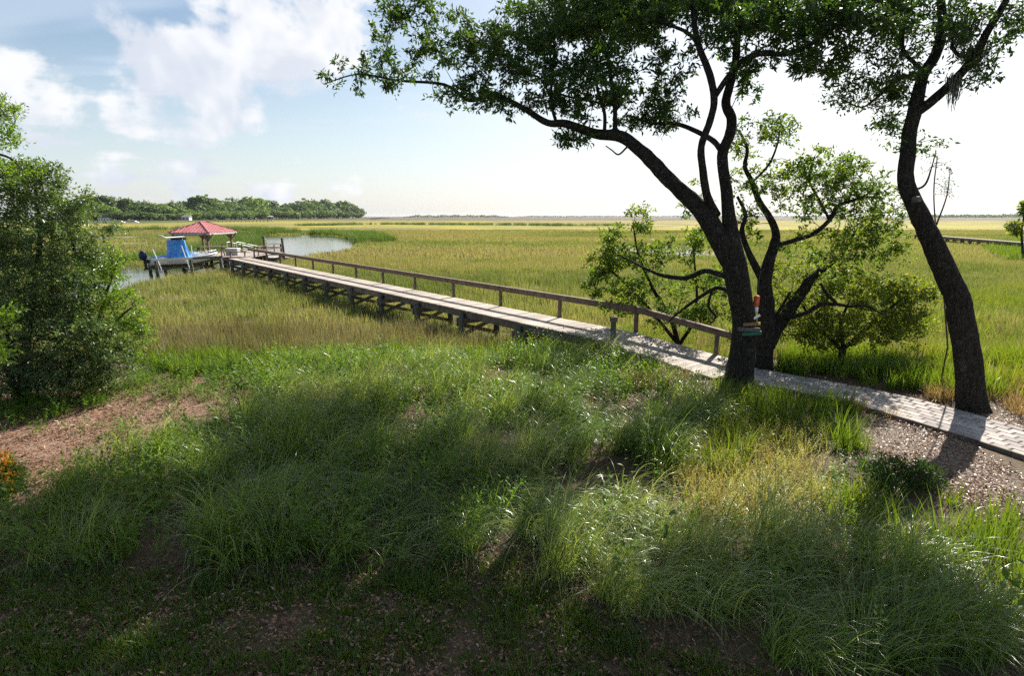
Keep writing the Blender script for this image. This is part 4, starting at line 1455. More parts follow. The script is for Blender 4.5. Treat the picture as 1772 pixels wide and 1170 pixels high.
rng = np.random.default_rng(22)
Y2 = 15.2
oak2 = [
    [(1318, 652, 52, 0), (1321, 615, 40, 0), (1325, 570, 36, 0), (1326, 530, 34, 0), (1323, 492, 30, 0), (1330, 455, 24, 0.1), (1341, 420, 20, 0.2), (1342, 400, 16, 0.3), (1330, 373, 14, 0.4), (1314, 349, 13, 0.4), (1301, 314, 11, 0.5), (1289, 288, 9, 0.6), (1293, 257, 7, 0.7), (1279, 225, 5, 0.8)],
    [(1320, 485, 18, 0), (1306, 458, 16, -0.2), (1294, 433, 13, -0.3), (1284, 400, 11, -0.3), (1290, 370, 8, -0.2), (1276, 340, 6, 0)],
    [(1330, 600, 26, 0), (1344, 568, 28, 0.2), (1362, 542, 26, 0.3), (1388, 505, 23, 0.5), (1406, 480, 18, 0.6), (1432, 460, 12, 0.8), (1460, 435, 8, 1.0), (1480, 400, 5, 1.2)],
    [(1342, 425, 12, 0.2), (1380, 414, 10, 0.3), (1410, 403, 10, 0.4), (1436, 380, 9, 0.5), (1449, 357, 8, 0.6), (1480, 345, 7, 0.7), (1502, 335, 4, 0.8)],
    [(1352, 552, 8, 0.2), (1369, 549, 9, 0.0), (1395, 542, 9, -0.2), (1422, 527, 9, -0.3), (1446, 525, 8, -0.3), (1430, 508, 7, -0.2), (1420, 490, 5, 0)],
    [(1446, 526, 7, -0.3), (1470, 530, 6, -0.4), (1500, 530, 5, -0.5), (1530, 545, 3, -0.5)],
    [(1301, 316, 6, 0.5), (1330, 285, 5, 0.6), (1345, 250, 4, 0.7), (1350, 220, 3, 0.8)],
    [(1436, 382, 6, 0.5), (1420, 350, 5, 0.7), (1400, 310, 5, 0.8), (1410, 270, 3, 0.9)],
    [(1334, 560, 8, 0), (1350, 535, 7, -0.2), (1368, 505, 5, -0.3)],
]
b2 = [(1345, 220, 45, 32, 0.8, 0.5, 16), (1290, 250, 30, 40, 0.7, 0.4, 8), (1320, 310, 60, 35, 0.6, 0.8, 18), (1420, 290, 70, 36, 0.8, 0.8, 34), (1480, 320, 60, 45, 0.9, 0.8, 30), (1390, 345, 80, 35, 0.6, 0.9, 28), (1500, 380, 65, 55, 0.9, 0.8, 38),
      (1420, 430, 80, 35, 0.4, 0.8, 26), (1540, 400, 40, 60, 0.8, 0.6, 16), (1295, 390, 30, 50, 0, 0.5, 9), (1200, 350, 30, 40, 1.2, 0.5, 6), (1440, 470, 50, 30, 0.7, 0.6, 18), (1500, 450, 40, 40, 0.8, 0.6, 12), (1265, 470, 30, 40, 0.6, 0.5, 8), (1560, 350, 30, 30, 0.9, 0.4, 6), (1240, 400, 30, 30, 1.0, 0.4, 5)]
build_tree('live_oak', 'smaller spreading oak right behind the big forked trunk, with crooked stems', 'tree', Y2, (1318, 645), oak2, b2, rng, 'oak_leaf_young', 0.105, 48, 0.26, 0.44, dens=1.45, wk=0.8)

rng = np.random.default_rng(23)
YO = 18.2
low = [(1105, 445, 70, 30, 0.2, 0.8, 26), (1050, 455, 45, 26, 0.3, 0.6, 15), (1105, 382, 26, 26, 0.3, 0.4, 8), (1120, 500, 80, 24, 0.0, 0.8, 20), (1060, 405, 30, 18, 0.4, 0.4, 5), (1190, 425, 50, 26, 0.0, 0.6, 12), (1035, 500, 30, 22, 0.2, 0.4, 8),
       (1180, 545, 80, 22, -0.2, 0.7, 22), (1240, 520, 40, 40, 0.0, 0.5, 14), (1210, 470, 40, 24, 0.0, 0.5, 10), (1090, 535, 50, 18, 0.0, 0.5, 10)]
stems = [[(1175, 600, 9, 0), (1160, 550, 8, 0), (1130, 500, 6, 0.1), (1105, 440, 4, 0.1), (1095, 385, 2, 0.1)], [(1175, 598, 7, 0), (1120, 530, 5, -0.1), (1060, 470, 3, 0.2), (1040, 450, 2, 0.2)], [(1175, 598, 7, 0), (1205, 540, 5, 0), (1200, 430, 3, 0)]]
build_tree('young_oak', 'yellow-green leafy young oak behind the handrail, left of the big forked oak', 'tree', YO, (1175, 600), stems, low, rng, 'oak_leaf_young', 0.12, 50, 0.32, 0.44, dens=1.9)

rng = np.random.default_rng(24)
Y3 = 11.8
oak3 = [
    [(1684, 722, 84, 0), (1682, 700, 64, 0), (1677, 650, 56, 0), (1672, 600, 54, 0), (1662, 550, 54, 0), (1657, 515, 50, 0), (1638, 475, 48, 0.1), (1618, 430, 45, 0.1), (1600, 390, 41, 0.2), (1582, 352, 37, 0.3), (1567, 310, 34, 0.4), (1571, 265, 32, 0.5), (1574, 228, 30, 0.6), (1583, 192, 30, 0.6),
     (1597, 131, 24, 0.8), (1618, 96, 23, 0.9), (1630, 52, 21, 1.0), (1628, 0, 17, 1.2), (1615, -80, 12, 1.5)],
    [(1584, 196, 22, 0.6), (1617, 171, 22, 0.4), (1654, 136, 20, 0.2), (1684, 100, 19, 0.0), (1710, 52, 17, -0.2), (1741, 0, 14, -0.4), (1770, -70, 9, -0.6)],
    [(1600, 124, 10, 0.8), (1558, 135, 9, 1.0), (1536, 152, 8, 1.2), (1514, 171, 6, 1.5), (1490, 185, 4, 1.8), (1455, 170, 2.5, 2.0)],
    [(1594, 118, 9, 0.8), (1566, 92, 9, 0.6), (1562, 65, 7, 0.5), (1570, 30, 5, 0.4)],
    [(1684, 100, 9, 0.0), (1660, 95, 9, 0.2), (1648, 80, 7, 0.3), (1650, 60, 4, 0.4)],
    [(1576, 330, 6, 0.3), (1600, 320, 5, 0.4), (1612, 290, 3, 0.5), (1620, 260, 2, 0.6)],
]
b3 = [(1500, 140, 65, 40, 1.6, 0.8, 34), (1470, 165, 45, 25, 1.8, 0.5, 10), (1545, 200, 40, 40, 1.2, 0.7, 20), (1560, 120, 50, 50, 0.8, 0.9, 26), (1590, 40, 90, 50, 0.8, 1.2, 44), (1520, 60, 60, 50, 1.0, 1.0, 26), (1700, 110, 40, 35, 0.0, 0.6, 14), (1720, 40, 60, 50, -0.2, 0.9, 18),
      (1660, 40, 40, 50, 0.4, 0.8, 14), (1620, 240, 14, 10, 0.6, 0.2, 1), (1580, 250, 20, 14, 0.6, 0.2, 2), (1775, 50, 20, 40, -0.5, 0.4, 6)]
rc = hidden_crown(rng, (9.5, 13.0, 9.4), (4.5, 4.5, 2.4), 200)
root3, nodes3, cl3 = build_tree('live_oak', 'single leaning oak trunk beside the paver path at the right', 'tree', Y3, (1682, 708), oak3, b3, rng, 'oak_leaf', 0.105, 50, 0.32, 0.38, None, rc, lambda c: ~(lit_hits(c) & (rng.random(len(c)) < 0.5)), dens=0.85, wk=0.74)
# sawn-off limb scars on the trunk
for (x, y, wd) in ((1660, 522, 16), (1584, 345, 9)):
    p, t_ = P(x, y, Y=Y3 + 0.1, full=True)
    p = p - Vector((0, 0.21 if y > 400 else 0.10, 0)) - P(1682, 708, Y=Y3)
    MB().tube([p + Vector((0, 0.12, 0)), p, p + Vector((0, -0.03, 0))], [wd / FPX * t_ / 2 * 1.25, wd / FPX * t_ / 2 * 1.15, wd / FPX * t_ / 2], 12, True, 0.1).build('limb_scar', M['cutwood' if y > 400 else 'grey_board'], root3)
# sparse sprouting twigs beside the leaning trunk
spr = [(1622, 300, 22, 60, 0.8, 0.2, 14), (1640, 320, 12, 40, 0.8, 0.2, 6)]
build_tree('oak_sapling', 'sparse thin-twigged sapling against the sky just right of the leaning trunk', 'sapling', Y3 + 1.2, (1640, 560), [[(1640, 600, 2.5, 0), (1632, 500, 2.5, 0), (1620, 400, 2.2, 0), (1616, 330, 2, 0), (1622, 270, 1.5, 0)], [(1620, 390, 3, 0), (1638, 340, 2, 0), (1645, 290, 1, 0)]],
           [(x, y, rx, ry, 0, th, n) for x, y, rx, ry, dy, th, n in spr], rng, 'oak_leaf', 0.05, 12, 0.2, 0.4, None, None, None, 0.05, None, 'twig', 0.008, 1.2)


# spanish moss
def moss(px, py, Y, ln, n, spread, label):
    p = P(px, py, Y=Y)
    r = np.random.default_rng(int(px))
    mbm = MB()
    for k in range(n):
        x0 = r.normal() * spread
        y0 = r.normal() * spread * 0.6
        l = ln * (0.35 + 0.75 * r.random())
        pts = []
        for s in range(6):
            q = s / 5
            pts.append((x0 * (1 - 0.45 * q) + r.normal() * 0.016, y0 * (1 - 0.45 * q) + r.normal() * 0.016, 0.1 * r.random() - l * q))
        mbm.tube(pts, [0.010, 0.010, 0.009, 0.008, 0.006, 0.003], 4, False)
    o = mbm.build('spanish_moss', M['moss'])
    o.location = p
    tag(o, label, 'moss')
moss(1655, 135, Y3 + 0.2, 0.65, 60, 0.09, 'grey moss hanging lowest from the right stem of the leaning oak')
moss(1690, 85, Y3 + 0.0, 0.5, 70, 0.12, 'grey moss draped high on the right stem near the picture edge')
moss(1668, 40, Y3 + 0.3, 0.6, 80, 0.16, 'grey moss hanging between the two upper stems of the leaning oak')
moss(1290, 128, Y1 + 1.2, 0.32, 40, 0.05, 'small wisp of grey moss on the upright stem of the forked oak')

# ------------------------------------------------------------------ things fixed to the forked oak
fx = Y1 - 0.42
def board(px, py, wpx, hpx, tilt, Y, mat, label, cat, name, depth=0.06, tip=None):
    p, t_ = P(px, py, Y=Y, full=True)
    r = empty(name, p, 0.12, label, cat)
    o = MB().box((0, 0, 0), wpx / FPX * t_, depth, hpx / FPX * t_).build('board', M[mat], r)
    o.rotation_euler = (0, tilt, 0)
    if tip:
        o2 = MB().box((wpx / FPX * t_ * 0.58, 0, 0), wpx / FPX * t_ * 0.15, depth * 0.98, hpx / FPX * t_ * 0.96).build('painted_tip', M[tip], r)
        o2.rotation_euler = (0, tilt, 0)
    return r
board(1299, 561, 26, 5, -0.04, fx, 'tan_board', 'tan wooden board with yellow tip nailed on the forked oak, topmost', 'board', 'nailed_board', 0.05, 'yellow_paint')
board(1296, 570, 40, 6, 0.05, fx - 0.03, 'grey_board', 'grey weathered board nailed on the forked oak, middle of three', 'board', 'nailed_board')
board(1301, 577, 34, 6, -0.05, fx, 'green_board', 'dark green board nailed on the forked oak, lowest of three', 'board', 'nailed_board')
bp_, bt = P(1309, 521, Y=Y1 + 0.05, full=True)
buoy = empty('crab_float', bp_, 0, 'orange and white crab trap float hanging between the oak trunks', 'buoy')
k_ = bt / FPX
MB().tube([(0, 0, -10 * k_), (0, 0, -9 * k_), (0, 0, -7 * k_), (0, 0, 7 * k_), (0, 0, 9 * k_), (0, 0, 10 * k_)], [1.8 * k_, 4.2 * k_, 5.0 * k_, 5.0 * k_, 4.2 * k_, 1.5 * k_], 14).build('float_body', M['orange'], buoy, True)
MB().tube([(0, 0, -20 * k_), (0, 0, -18.5 * k_), (0, 0, -11.5 * k_), (0, 0, -10.2 * k_)], [2.6 * k_, 4.2 * k_, 4.2 * k_, 2.6 * k_], 14).build('lower_float', M['white'], buoy, True)
MB().tube([(0, 0, 9 * k_), (0.01, 0, 30 * k_), (0.08, 0.1, 52 * k_)], 0.006, 6).build('rope', M['grey_board'], buoy)
p_, t_ = P(1308, 549, Y=Y1 - 0.2, full=True)
wp = empty('white_plaque', p_, 0.1, 'small white painted slat tilted between boards and float on the forked oak', 'slat')
o = MB().box((0, 0, 0), 16 * t_ / FPX, 0.03, 4 * t_ / FPX).build('slat', M['white'], wp)
o.rotation_euler = (0, -0.5, 0)
MB().box((-0.02, 0.05, -0.06), 5 * t_ / FPX, 0.03, 9 * t_ / FPX).build('backing', M['white'], wp)

# ------------------------------------------------------------------ shrubs
rng = np.random.default_rng(31)
YS = 15.6
build_tree('spreading_shrub', 'sunlit broad yellow-green shrub behind the path between the oaks', 'shrub', YS, (1460, 600), [[(1460, 606, 8, 0), (1455, 560, 6, 0), (1470, 520, 3, 0.1)], [(1460, 604, 7, 0), (1520, 550, 5, 0), (1570, 510, 3, 0)], [(1455, 604, 7, 0), (1410, 560, 5, 0), (1390, 530, 3, 0)]],
           [(1500, 510, 95, 28, 0.2, 0.9, 46), (1570, 510, 45, 24, 0.2, 0.6, 16), (1480, 555, 110, 34, 0.0, 0.9, 56), (1400, 540, 50, 40, 0.2, 0.6, 18), (1550, 560, 50, 28, 0.1, 0.6, 14), (1420, 580, 60, 22, 0, 0.6, 14), (1360, 490, 36, 50, 0.5, 0.5, 18), (1300, 560, 40, 40, 0.6, 0.5, 16), (1480, 590, 110, 16, 0, 0.6, 16), (1585, 555, 40, 26, 0.1, 0.5, 12), (1345, 565, 40, 30, 0.3, 0.5, 12), (1600, 505, 30, 16, 0.2, 0.4, 6), (1530, 490, 60, 14, 0.3, 0.5, 8)], rng, 'shrub_leaf', 0.10, 56, 0.28, 0.45, None, None, None, 0.08, None, 'bark', 0.02)

rng = np.random.default_rng(32)
YB = 12.6
myr_st = [[(40, 690, 16, 0), (45, 600, 13, 0), (60, 500, 10, 0.2), (70, 400, 7, 0.3), (60, 320, 4, 0.3)], [(45, 680, 10, 0), (100, 600, 8, 0.2), (140, 500, 6, 0.4), (120, 400, 4, 0.6)], [(30, 680, 10, 0), (-20, 560, 9, 0), (-60, 420, 6, 0.1), (-40, 300, 4, 0.1)], [(45, 690, 9, 0), (20, 600, 8, -0.6), (-10, 520, 5, -0.8)]]
myr_b = [(10, 330, 60, 45, 0.3, 0.9, 28), (70, 340, 50, 40, 0.3, 0.7, 26), (120, 370, 40, 30, 0.5, 0.5, 14), (40, 410, 90, 50, 0.2, 1.0, 64), (125, 420, 40, 40, 0.5, 0.6, 16), (20, 500, 90, 60, 0.0, 1.0, 74), (110, 500, 60, 60, 0.2, 0.8, 48), (50, 590, 110, 60, -0.1, 0.9, 80), (-80, 450, 70, 140, 0.0, 1.0, 60), (150, 590, 60, 50, 0.1, 0.6, 34),
         (80, 640, 110, 25, 0.0, 0.8, 30), (-70, 610, 70, 80, 0, 0.9, 40), (20, 295, 40, 18, 0.3, 0.5, 8), (150, 345, 24, 14, 0.5, 0.3, 4), (60, 300, 40, 20, 0.3, 0.4, 7), (185, 400, 20, 20, 0.5, 0.3, 3), (160, 440, 30, 24, 0.5, 0.4, 7), (190, 620, 50, 26, 0.1, 0.5, 14), (100, 300, 20, 14, 0.4, 0.3, 4), (30, 660, 120, 26, -0.2, 0.7, 34), (140, 650, 80, 18, 0.1, 0.5, 16)]
build_tree('wax_myrtle', 'large dark glossy-leaved bush filling the left edge', 'bush', YB, (40, 678), myr_st, myr_b, rng, 'myrtle_leaf', 0.078, 66, 0.27, 0.38, None, None, None, 0.08, None, 'bark', 0.02, 2.3)
rng = np.random.default_rng(33)
build_tree('wax_myrtle', 'brighter green airy bush leaning out over the marsh beside the dark left bush', 'bush', 13.4, (160, 640), [[(160, 645, 7, 0), (170, 560, 6, 0), (190, 490, 4, 0.1), (205, 450, 2, 0.1)], [(165, 640, 6, 0), (200, 560, 5, 0), (230, 530, 2, 0)], [(160, 640, 6, 0), (140, 560, 4, 0), (150, 470, 2, 0.2)]],
           [(190, 455, 34, 28, 0.1, 0.4, 20), (165, 490, 45, 40, 0.1, 0.5, 26), (215, 530, 34, 34, 0, 0.4, 18), (240, 560, 20, 30, 0, 0.3, 8), (180, 580, 60, 40, 0, 0.5, 32), (225, 590, 30, 30, 0, 0.4, 12), (150, 540, 40, 40, 0, 0.5, 20)], rng, 'myrtle_bright', 0.075, 60, 0.24, 0.36, None, None, None, 0.08, None, 'twig', 0.015)
rng = np.random.default_rng(34)
build_tree('overhanging_tree', 'bright leafy bough reaching in at the upper left edge', 'tree', 11.6, (-160, 660), [[(-160, 680, 40, 0), (-150, 560, 34, 0), (-120, 400, 28, 0), (-110, 250, 22, 0), (-60, 190, 12, 0), (0, 200, 5, 0)], [(-115, 280, 10, 0), (-60, 260, 7, 0), (10, 270, 4, 0), (40, 295, 2, 0)]],
           [(0, 195, 34, 26, 0, 0.5, 14), (5, 240, 26, 24, 0, 0.5, 10), (-60, 200, 50, 60, 0, 0.7, 20), (30, 290, 40, 16, 0, 0.4, 9), (-80, 100, 50, 60, 0, 0.8, 12), (-200, 120, 90, 90, 0, 1.2, 40), (-190, 280, 70, 80, 0, 1.0, 26), (-110, 330, 50, 60, 0, 0.8, 16)], rng, 'myrtle_bright', 0.075, 40, 0.24, 0.36)
rng = np.random.default_rng(35)
build_tree('broadleaf_sapling', 'bright leafy sprig low on the left picture edge before the dark bush', 'sapling', 9.6, (-20, 720), [[(-20, 720, 8, 0), (-15, 640, 5, 0), (0, 560, 3, 0)]], [(4, 560, 22, 28, 0, 0.2, 9), (0, 610, 18, 20, 0, 0.2, 5)], rng, 'myrtle_bright', 0.09, 26, 0.2, 0.4, None, None, None, 0.05, None, 'twig', 0.01)
# dark rounded shrub by the litter, right
rng = np.random.default_rng(36)
build_tree('low_shrub', 'low dark green rounded shrub in shade left of the leaf litter', 'shrub', 8.05, (1545, 850), [[(1545, 862, 8, 0), (1540, 830, 5, 0), (1530, 800, 3, 0)], [(1548, 860, 6, 0), (1580, 820, 3, 0)]],
           [(1530, 815, 55, 24, 0, 0.4, 34), (1590, 820, 40, 22, 0, 0.35, 22), (1540, 850, 60, 18, 0, 0.35, 22)], rng, 'oak_leaf', 0.055, 50, 0.17, 0.34, None, None, None, 0.05, None, 'twig', 0.01)
# lantana with orange flowers
rng = np.random.default_rng(37)
lroot, _, lc = build_tree('lantana', 'small yellow and orange flowering shrub at the left edge of the mulch', 'shrub', 7.55, (0, 880), [[(0, 890, 8, 0), (5, 850, 5, 0), (10, 810, 3, 0)], [(-5, 890, 6, 0), (-40, 840, 3, 0)]],
           [(5, 835, 45, 40, 0, 0.35, 52), (-40, 840, 50, 50, 0, 0.4, 40)], rng, 'myrtle_bright', 0.04, 55, 0.13, 0.5, None, None, None, 0.05, None, 'twig', 0.01)
fc = lc[rng.integers(0, len(lc), 240)] + rand_dirs(240, rng, 0.6) * 0.1 + np.array([0, -0.10, 0.12])
fo = -np.array(lroot.location)
C = np.repeat(fc, 6, axis=0) + rng.normal(size=(1440, 3)) * 0.012
me = leaf_mesh('flowers', C + fo, rand_dirs(1440, rng, 0.5), rand_dirs(1440, rng, 1.0), np.full(1440, 0.042), np.full(1440, 0.034), M['flower'], rng)
tag(link('flowers', me, lroot), kind='stuff')
# small tree at the far right edge
rng = np.random.default_rng(38)
build_tree('marsh_edge_tree', 'small thin-trunked tree at the right picture edge beyond the far boardwalk', 'tree', 62, (1770, 425), [[(1770, 440, 4, 0), (1768, 400, 3, 0), (1772, 370, 2.5, 0), (1766, 350, 1.5, 0)], [(1769, 400, 2, 0), (1752, 385, 1, 0)]],
           [(1772, 360, 12, 10, 0, 0.8, 8), (1757, 395, 12, 12, 0, 0.8, 10), (1790, 385, 12, 25, 0, 0.8, 10)], rng, 'shrub_leaf', 0.35, 30, 0.5, 0.5)

# ------------------------------------------------------------------ far shore: land, woods, houses
land = [P(x, y, z=MARSH_Z) for x, y in ((-500, 391), (100, 387), (250, 386), (330, 384.5), (480, 382), (600, 380.2), (640, 379.4))]
back = [Vector((p.x * 1.6, p.y * 1.9 + 40, MARSH_Z)) for p in reversed(land)]
mb = MB()
n_ = len(land)
fr = [Vector((p.x, p.y, MARSH_Z + 0.01)) for p in land]
fr2 = [Vector((p.x * 1.02, p.y * 1.03, 0.6)) for p in land]
bk = [Vector((p.x, p.y, 0.8)) for p in back][::-1]
mb.add(fr + fr2 + bk, [(i, i + 1, n_ + i + 1, n_ + i) for i in range(n_ - 1)] + [(n_ + i, n_ + i + 1, 2 * n_ + i + 1, 2 * n_ + i) for i in range(n_ - 1)])
tag(mb.build('shore_land', M['earth']), kind='structure')


def far_tree_meshes(seed, h, wd, n, pine=False):
    r = np.random.default_rng(seed)
    C = []
    lobes = 9 if not pine else 6
    for k in range(lobes):
        if pine:
            c = np.array([r.normal() * wd * 0.22, r.normal() * wd * 0.22, h * (0.66 + 0.34 * r.random())]); rr = wd * 0.22
            sc = np.array([1.2, 1.2, 0.45])
        else:
            a = r.random() * 6.283
            q = math.sqrt(r.random())
            c = np.array([math.cos(a) * q * wd * 0.34, math.sin(a) * q * wd * 0.34, h * (0.30 + 0.48 * r.random() * (1.05 - 0.4 * q))]); rr = wd * (0.18 + 0.14 * r.random())
            sc = np.array([1.0, 1.0, 0.85])
        m = n // lobes
        d = rand_dirs(m, r, 0.1)
        C.append(c + d * sc * (rr * (0.75 + 0.35 * r.random(m)))[:, None])
    C = np.vstack(C)
    m = len(C)
    C[:, 2] = np.maximum(C[:, 2], 0.3)
    ctr = np.array([0, 0, h * 0.45])
    nn = norm(C - ctr) + r.normal(size=(m, 3)) * 0.35
    dd = rand_dirs(m, r, -0.2)
    L = (0.9 + 0.8 * r.random(m)) * (h / 13)
    rn = np.clip(0.25 + 0.5 * r.random(m) + 0.25 * r.normal(size=m) * 0.5, 0, 1)
    V, F = leaf_arrays(C, dd, nn, L, L * 0.8)
    V = np.asarray(V)
    crown = lambda mat: np_mesh('crown', V, F, mat, {'rnd': ('FACE', np.repeat(rn, len(LF)))})
    t = MB().tube([(0, 0, -0.5), (0.1, 0, h * 0.3), (0.0, 0.1, h * 0.55 if not pine else h * 0.9)], [h * 0.03, h * 0.022, h * 0.012], 7, False, 0.1)
    return crown, t


protos_far = []
for s in range(6):
    c, t = far_tree_meshes(100 + s, 13, 13.5, 1500)
    protos_far.append((c(M['far_leaf']), c(M['far_leaf_light']), t.mesh('trunk', M['bark'], True)))
cp, tp_ = far_tree_meshes(140, 16, 9, 700, True)
pine = (cp(M['far_leaf']), None, tp_.mesh('trunk', M['bark'], True))
rng = np.random.default_rng(41)
ordn = ['first', 'second', 'third', 'fourth', 'fifth', 'sixth', 'seventh', 'eighth', 'ninth', 'tenth', 'eleventh', 'twelfth', 'thirteenth', 'fourteenth', 'fifteenth', 'sixteenth', 'seventeenth', 'eighteenth', 'nineteenth', 'twentieth', 'twenty-first', 'twenty-second', 'twenty-third', 'twenty-fourth', 'twenty-fifth', 'twenty-sixth']
front = np.interp(np.arange(-300, 636, 1), [-300, 100, 250, 330, 480, 600, 640], [389, 386.4, 385.6, 384.2, 381.8, 380.1, 379.4])


def far_tree(px, back_, hpx, light, label, group, pine_=False, wf=1.0):
    by = front[int(px) + 300] - 0.6
    p = P(px, by, z=MARSH_Z)
    k = 1 + back_
    p = Vector((p.x * k, p.y * k, 0.5))
    h = hpx / FPX * p.y
    cm = pine if pine_ else protos_far[rng.integers(0, 6)]
    r = empty('pine_tree' if pine_ else 'far_oak', p, rng.random() * 6.28, label, 'tree', group)
    s = h / (16 if pine_ else 10.6) * 0.82
    wf *= 1.0 if pine_ else 1.3
    r.scale = (s * wf, s * wf, s)
    link('crown', cm[1] if (light and cm[1]) else cm[0], r)
    link('trunk', cm[2], r)


k = 0
px = 150.0
while px < 632:
    hp = 26 + 6 * math.sin(px * 0.05) + rng.normal() * 2.5
    if px > 560: hp *= max(0.35, 1 - (px - 560) / 130)
    lab = '%s tree from the left in the front row of the far shore woods' % ordn[min(k, 25)]
    far_tree(px, 0.03 + 0.02 * rng.random(), hp, (px < 330 and rng.random() < 0.55), lab, 'front trees of the far shore')
    k += 1
    px += 19 + 4 * rng.random()
k = 0
px = 140.0
while px < 622:
    hp = 37 + 5 * math.sin(px * 0.033 + 1) + rng.normal() * 2.0
    if px > 520: hp *= 1 - (px - 520) / 320
    lab = '%s crown from the left along the skyline of the far shore woods' % ordn[min(k, 25)]
    far_tree(px, 0.10 + 0.05 * rng.random(), hp, rng.random() < 0.15, lab, 'skyline trees of the far shore')
    k += 1
    px += 22 + 5 * rng.random()
k = 0
px = 152.0
while px < 628:
    hp = 15 + 4 * rng.random()
    if px > 560: hp *= max(0.5, 1 - (px - 560) / 150)
    far_tree(px, 0.012, hp, rng.random() < 0.35, '%s low bushy tree from the left at the waterline of the far shore' % (ordn + ['twenty-seventh', 'twenty-eighth', 'twenty-ninth', 'thirtieth', 'thirty-first', 'thirty-second', 'thirty-third', 'thirty-fourth', 'thirty-fifth', 'thirty-sixth'])[k], 'waterline trees of the far shore', False, 1.5)
    k += 1
    px += 15 + 3 * rng.random()
far_tree(183, 0.09, 48, False, 'tall pine standing above the far woods just right of the left bush', 'pines on the far shore', True, 0.9)
far_tree(345, 0.09, 46, False, 'tall dark pine with flat top above the far woods behind the red roof', 'pines on the far shore', True, 1.0)
far_tree(362, 0.11, 42, False, 'dark pine just right of the tallest one above the red roof', 'pines on the far shore', True, 0.9)
far_tree(220, 0.1, 42, False, 'dark pine top in the far woods near the left end', 'pines on the far shore', True, 0.9)


# houses and vehicles on the far shore
def house(px, py, wpx, hpx, label, gable=True):
    p, t_ = P(px, py, z=0.55, full=True) if False else (None, None)
    base = P(px, front[int(px) + 300] - 0.3, z=MARSH_Z)
    p = Vector((base.x * 1.028, base.y * 1.028, 0.4))
    k_ = p.y / FPX
    W_, H_ = wpx * k_, hpx * k_
    r = empty('house', p, 0.25, label, 'house')
    MB().box((0, 0, H_ * 0.3), W_, W_ * 0.7, H_ * 0.6).build('wall', M['house_white'], r)
    rf = MB().add([(-W_ * .54, -W_ * .4, H_ * .6), (W_ * .54, -W_ * .4, H_ * .6), (W_ * .54, W_ * .4, H_ * .6), (-W_ * .54, W_ * .4, H_ * .6), (-W_ * .54, 0, H_), (W_ * .54, 0, H_)],
                  [(0, 1, 5, 4), (2, 3, 4, 5), (0, 4, 3), (1, 2, 5), (3, 2, 1, 0)]).build('roof', M['house_roof'], r)
    for i in range(4):
        wn = MB().box((-W_ * .36 + i * W_ * .24, -W_ * .352, H_ * .33), W_ * .11, 0.06, H_ * .26).build('window', M['glass'], r)
        MB().box((-W_ * .36 + i * W_ * .24, -W_ * .356, H_ * .18), W_ * .14, 0.12, H_ * .03).build('sill', M['white'], wn)
house(318, 378, 22, 10, 'white house among the trees on the far shore above the red roof')
house(182, 381, 16, 9, 'white house at the left end of the far shore woods')


def car(px, label, L_=4.6, cab=True):
    base = P(px, front[int(px) + 300] + 0.3, z=MARSH_Z)
    p = Vector((base.x, base.y, MARSH_Z + 0.45)) * 1.0
    r = empty('parked_vehicle', (p.x, p.y, MARSH_Z), 0.1, label, 'vehicle')
    prof = [(-L_ / 2, 0.35), (L_ / 2, 0.35), (L_ / 2, 0.85), (L_ * .28, 1.0), (L_ * .12, 1.7), (-L_ * .3, 1.75), (-L_ * .42, 1.05), (-L_ / 2, 0.95)]
    mb = MB()
    n = len(prof)
    mb.add([(x, -0.9, z) for x, z in prof] + [(x, 0.9, z) for x, z in prof], [tuple(range(n)), tuple(range(2 * n - 1, n - 1, -1))] + [(i, i + n, (i + 1) % n + n, (i + 1) % n) for i in range(n)])
    mb.build('body', M['white'], r)
    MB().add([(-L_ * .36, -0.91, 1.08), (L_ * .22, -0.91, 1.05), (L_ * .1, -0.91, 1.6), (-L_ * .28, -0.91, 1.65)], [(0, 1, 2, 3)]).build('window', M['glass'], r)
    for x in (-L_ * .3, L_ * .3):
        for y in (-0.85, 0.85):
            wl = MB().tube([(x, y - 0.1, 0.34), (x, y + 0.1, 0.34)], 0.34, 14).build('wheel', M['tyre'], r)
            MB().tube([(x, y - 0.104, 0.34), (x, y + 0.104, 0.34)], 0.18, 10).build('rim', M['alu'], wl)
car(208, 'white vehicle parked at the left end of the far shore', 6.5)
car(233, 'white vehicle parked on the far shore right of the other one', 5.4)
# dock shelter of the far shore with its long pier
fs = P(468, 384.0, z=MARSH_Z)
sh = empty('far_dock_shelter', (fs.x, fs.y, MARSH_Z), 0.1, 'tiny roofed dock shelter in front of the far shore woods', 'shelter')
k_ = fs.y / FPX
MB().box((0, 0, 1.3), 9 * k_, 4, 0.3).build('deck', M['fascia'], sh)
for x in (-3.5, 3.5):
    for y in (-1.6, 1.6):
        MB().box((x * k_, y, 2.2), 0.3, 0.3, 4.4).build('post', M['wood'], sh)
MB().add([(-5 * k_, -2.4, 4.4), (5 * k_, -2.4, 4.4), (5 * k_, 2.4, 4.4), (-5 * k_, 2.4, 4.4), (0, 0, 5.6)], [(0, 1, 4), (1, 2, 4), (2, 3, 4), (3, 0, 4), (3, 2, 1, 0)]).build('roof', M['fascia'], sh)
f0, f1 = P(378, 384.6, z=MARSH_Z), P(463, 384.0, z=MARSH_Z)
fp = empty('far_pier', (f0.x, f0.y, MARSH_Z), 0, 'thin long grey pier leading to the far dock shelter', 'pier')
v = f1 - f0
MB().bar((0, 0, 1.3), v + Vector((0, 0, 1.3)), 1.5, 0.35).build('deck', M['fascia'], fp)
for i in range(14):
    MB().bar(v * (i / 13) + Vector((0, 0, -0.2)), v * (i / 13) + Vector((0, 0, 1.12)), 0.3, 0.3).build('piling', M['pile'], fp)


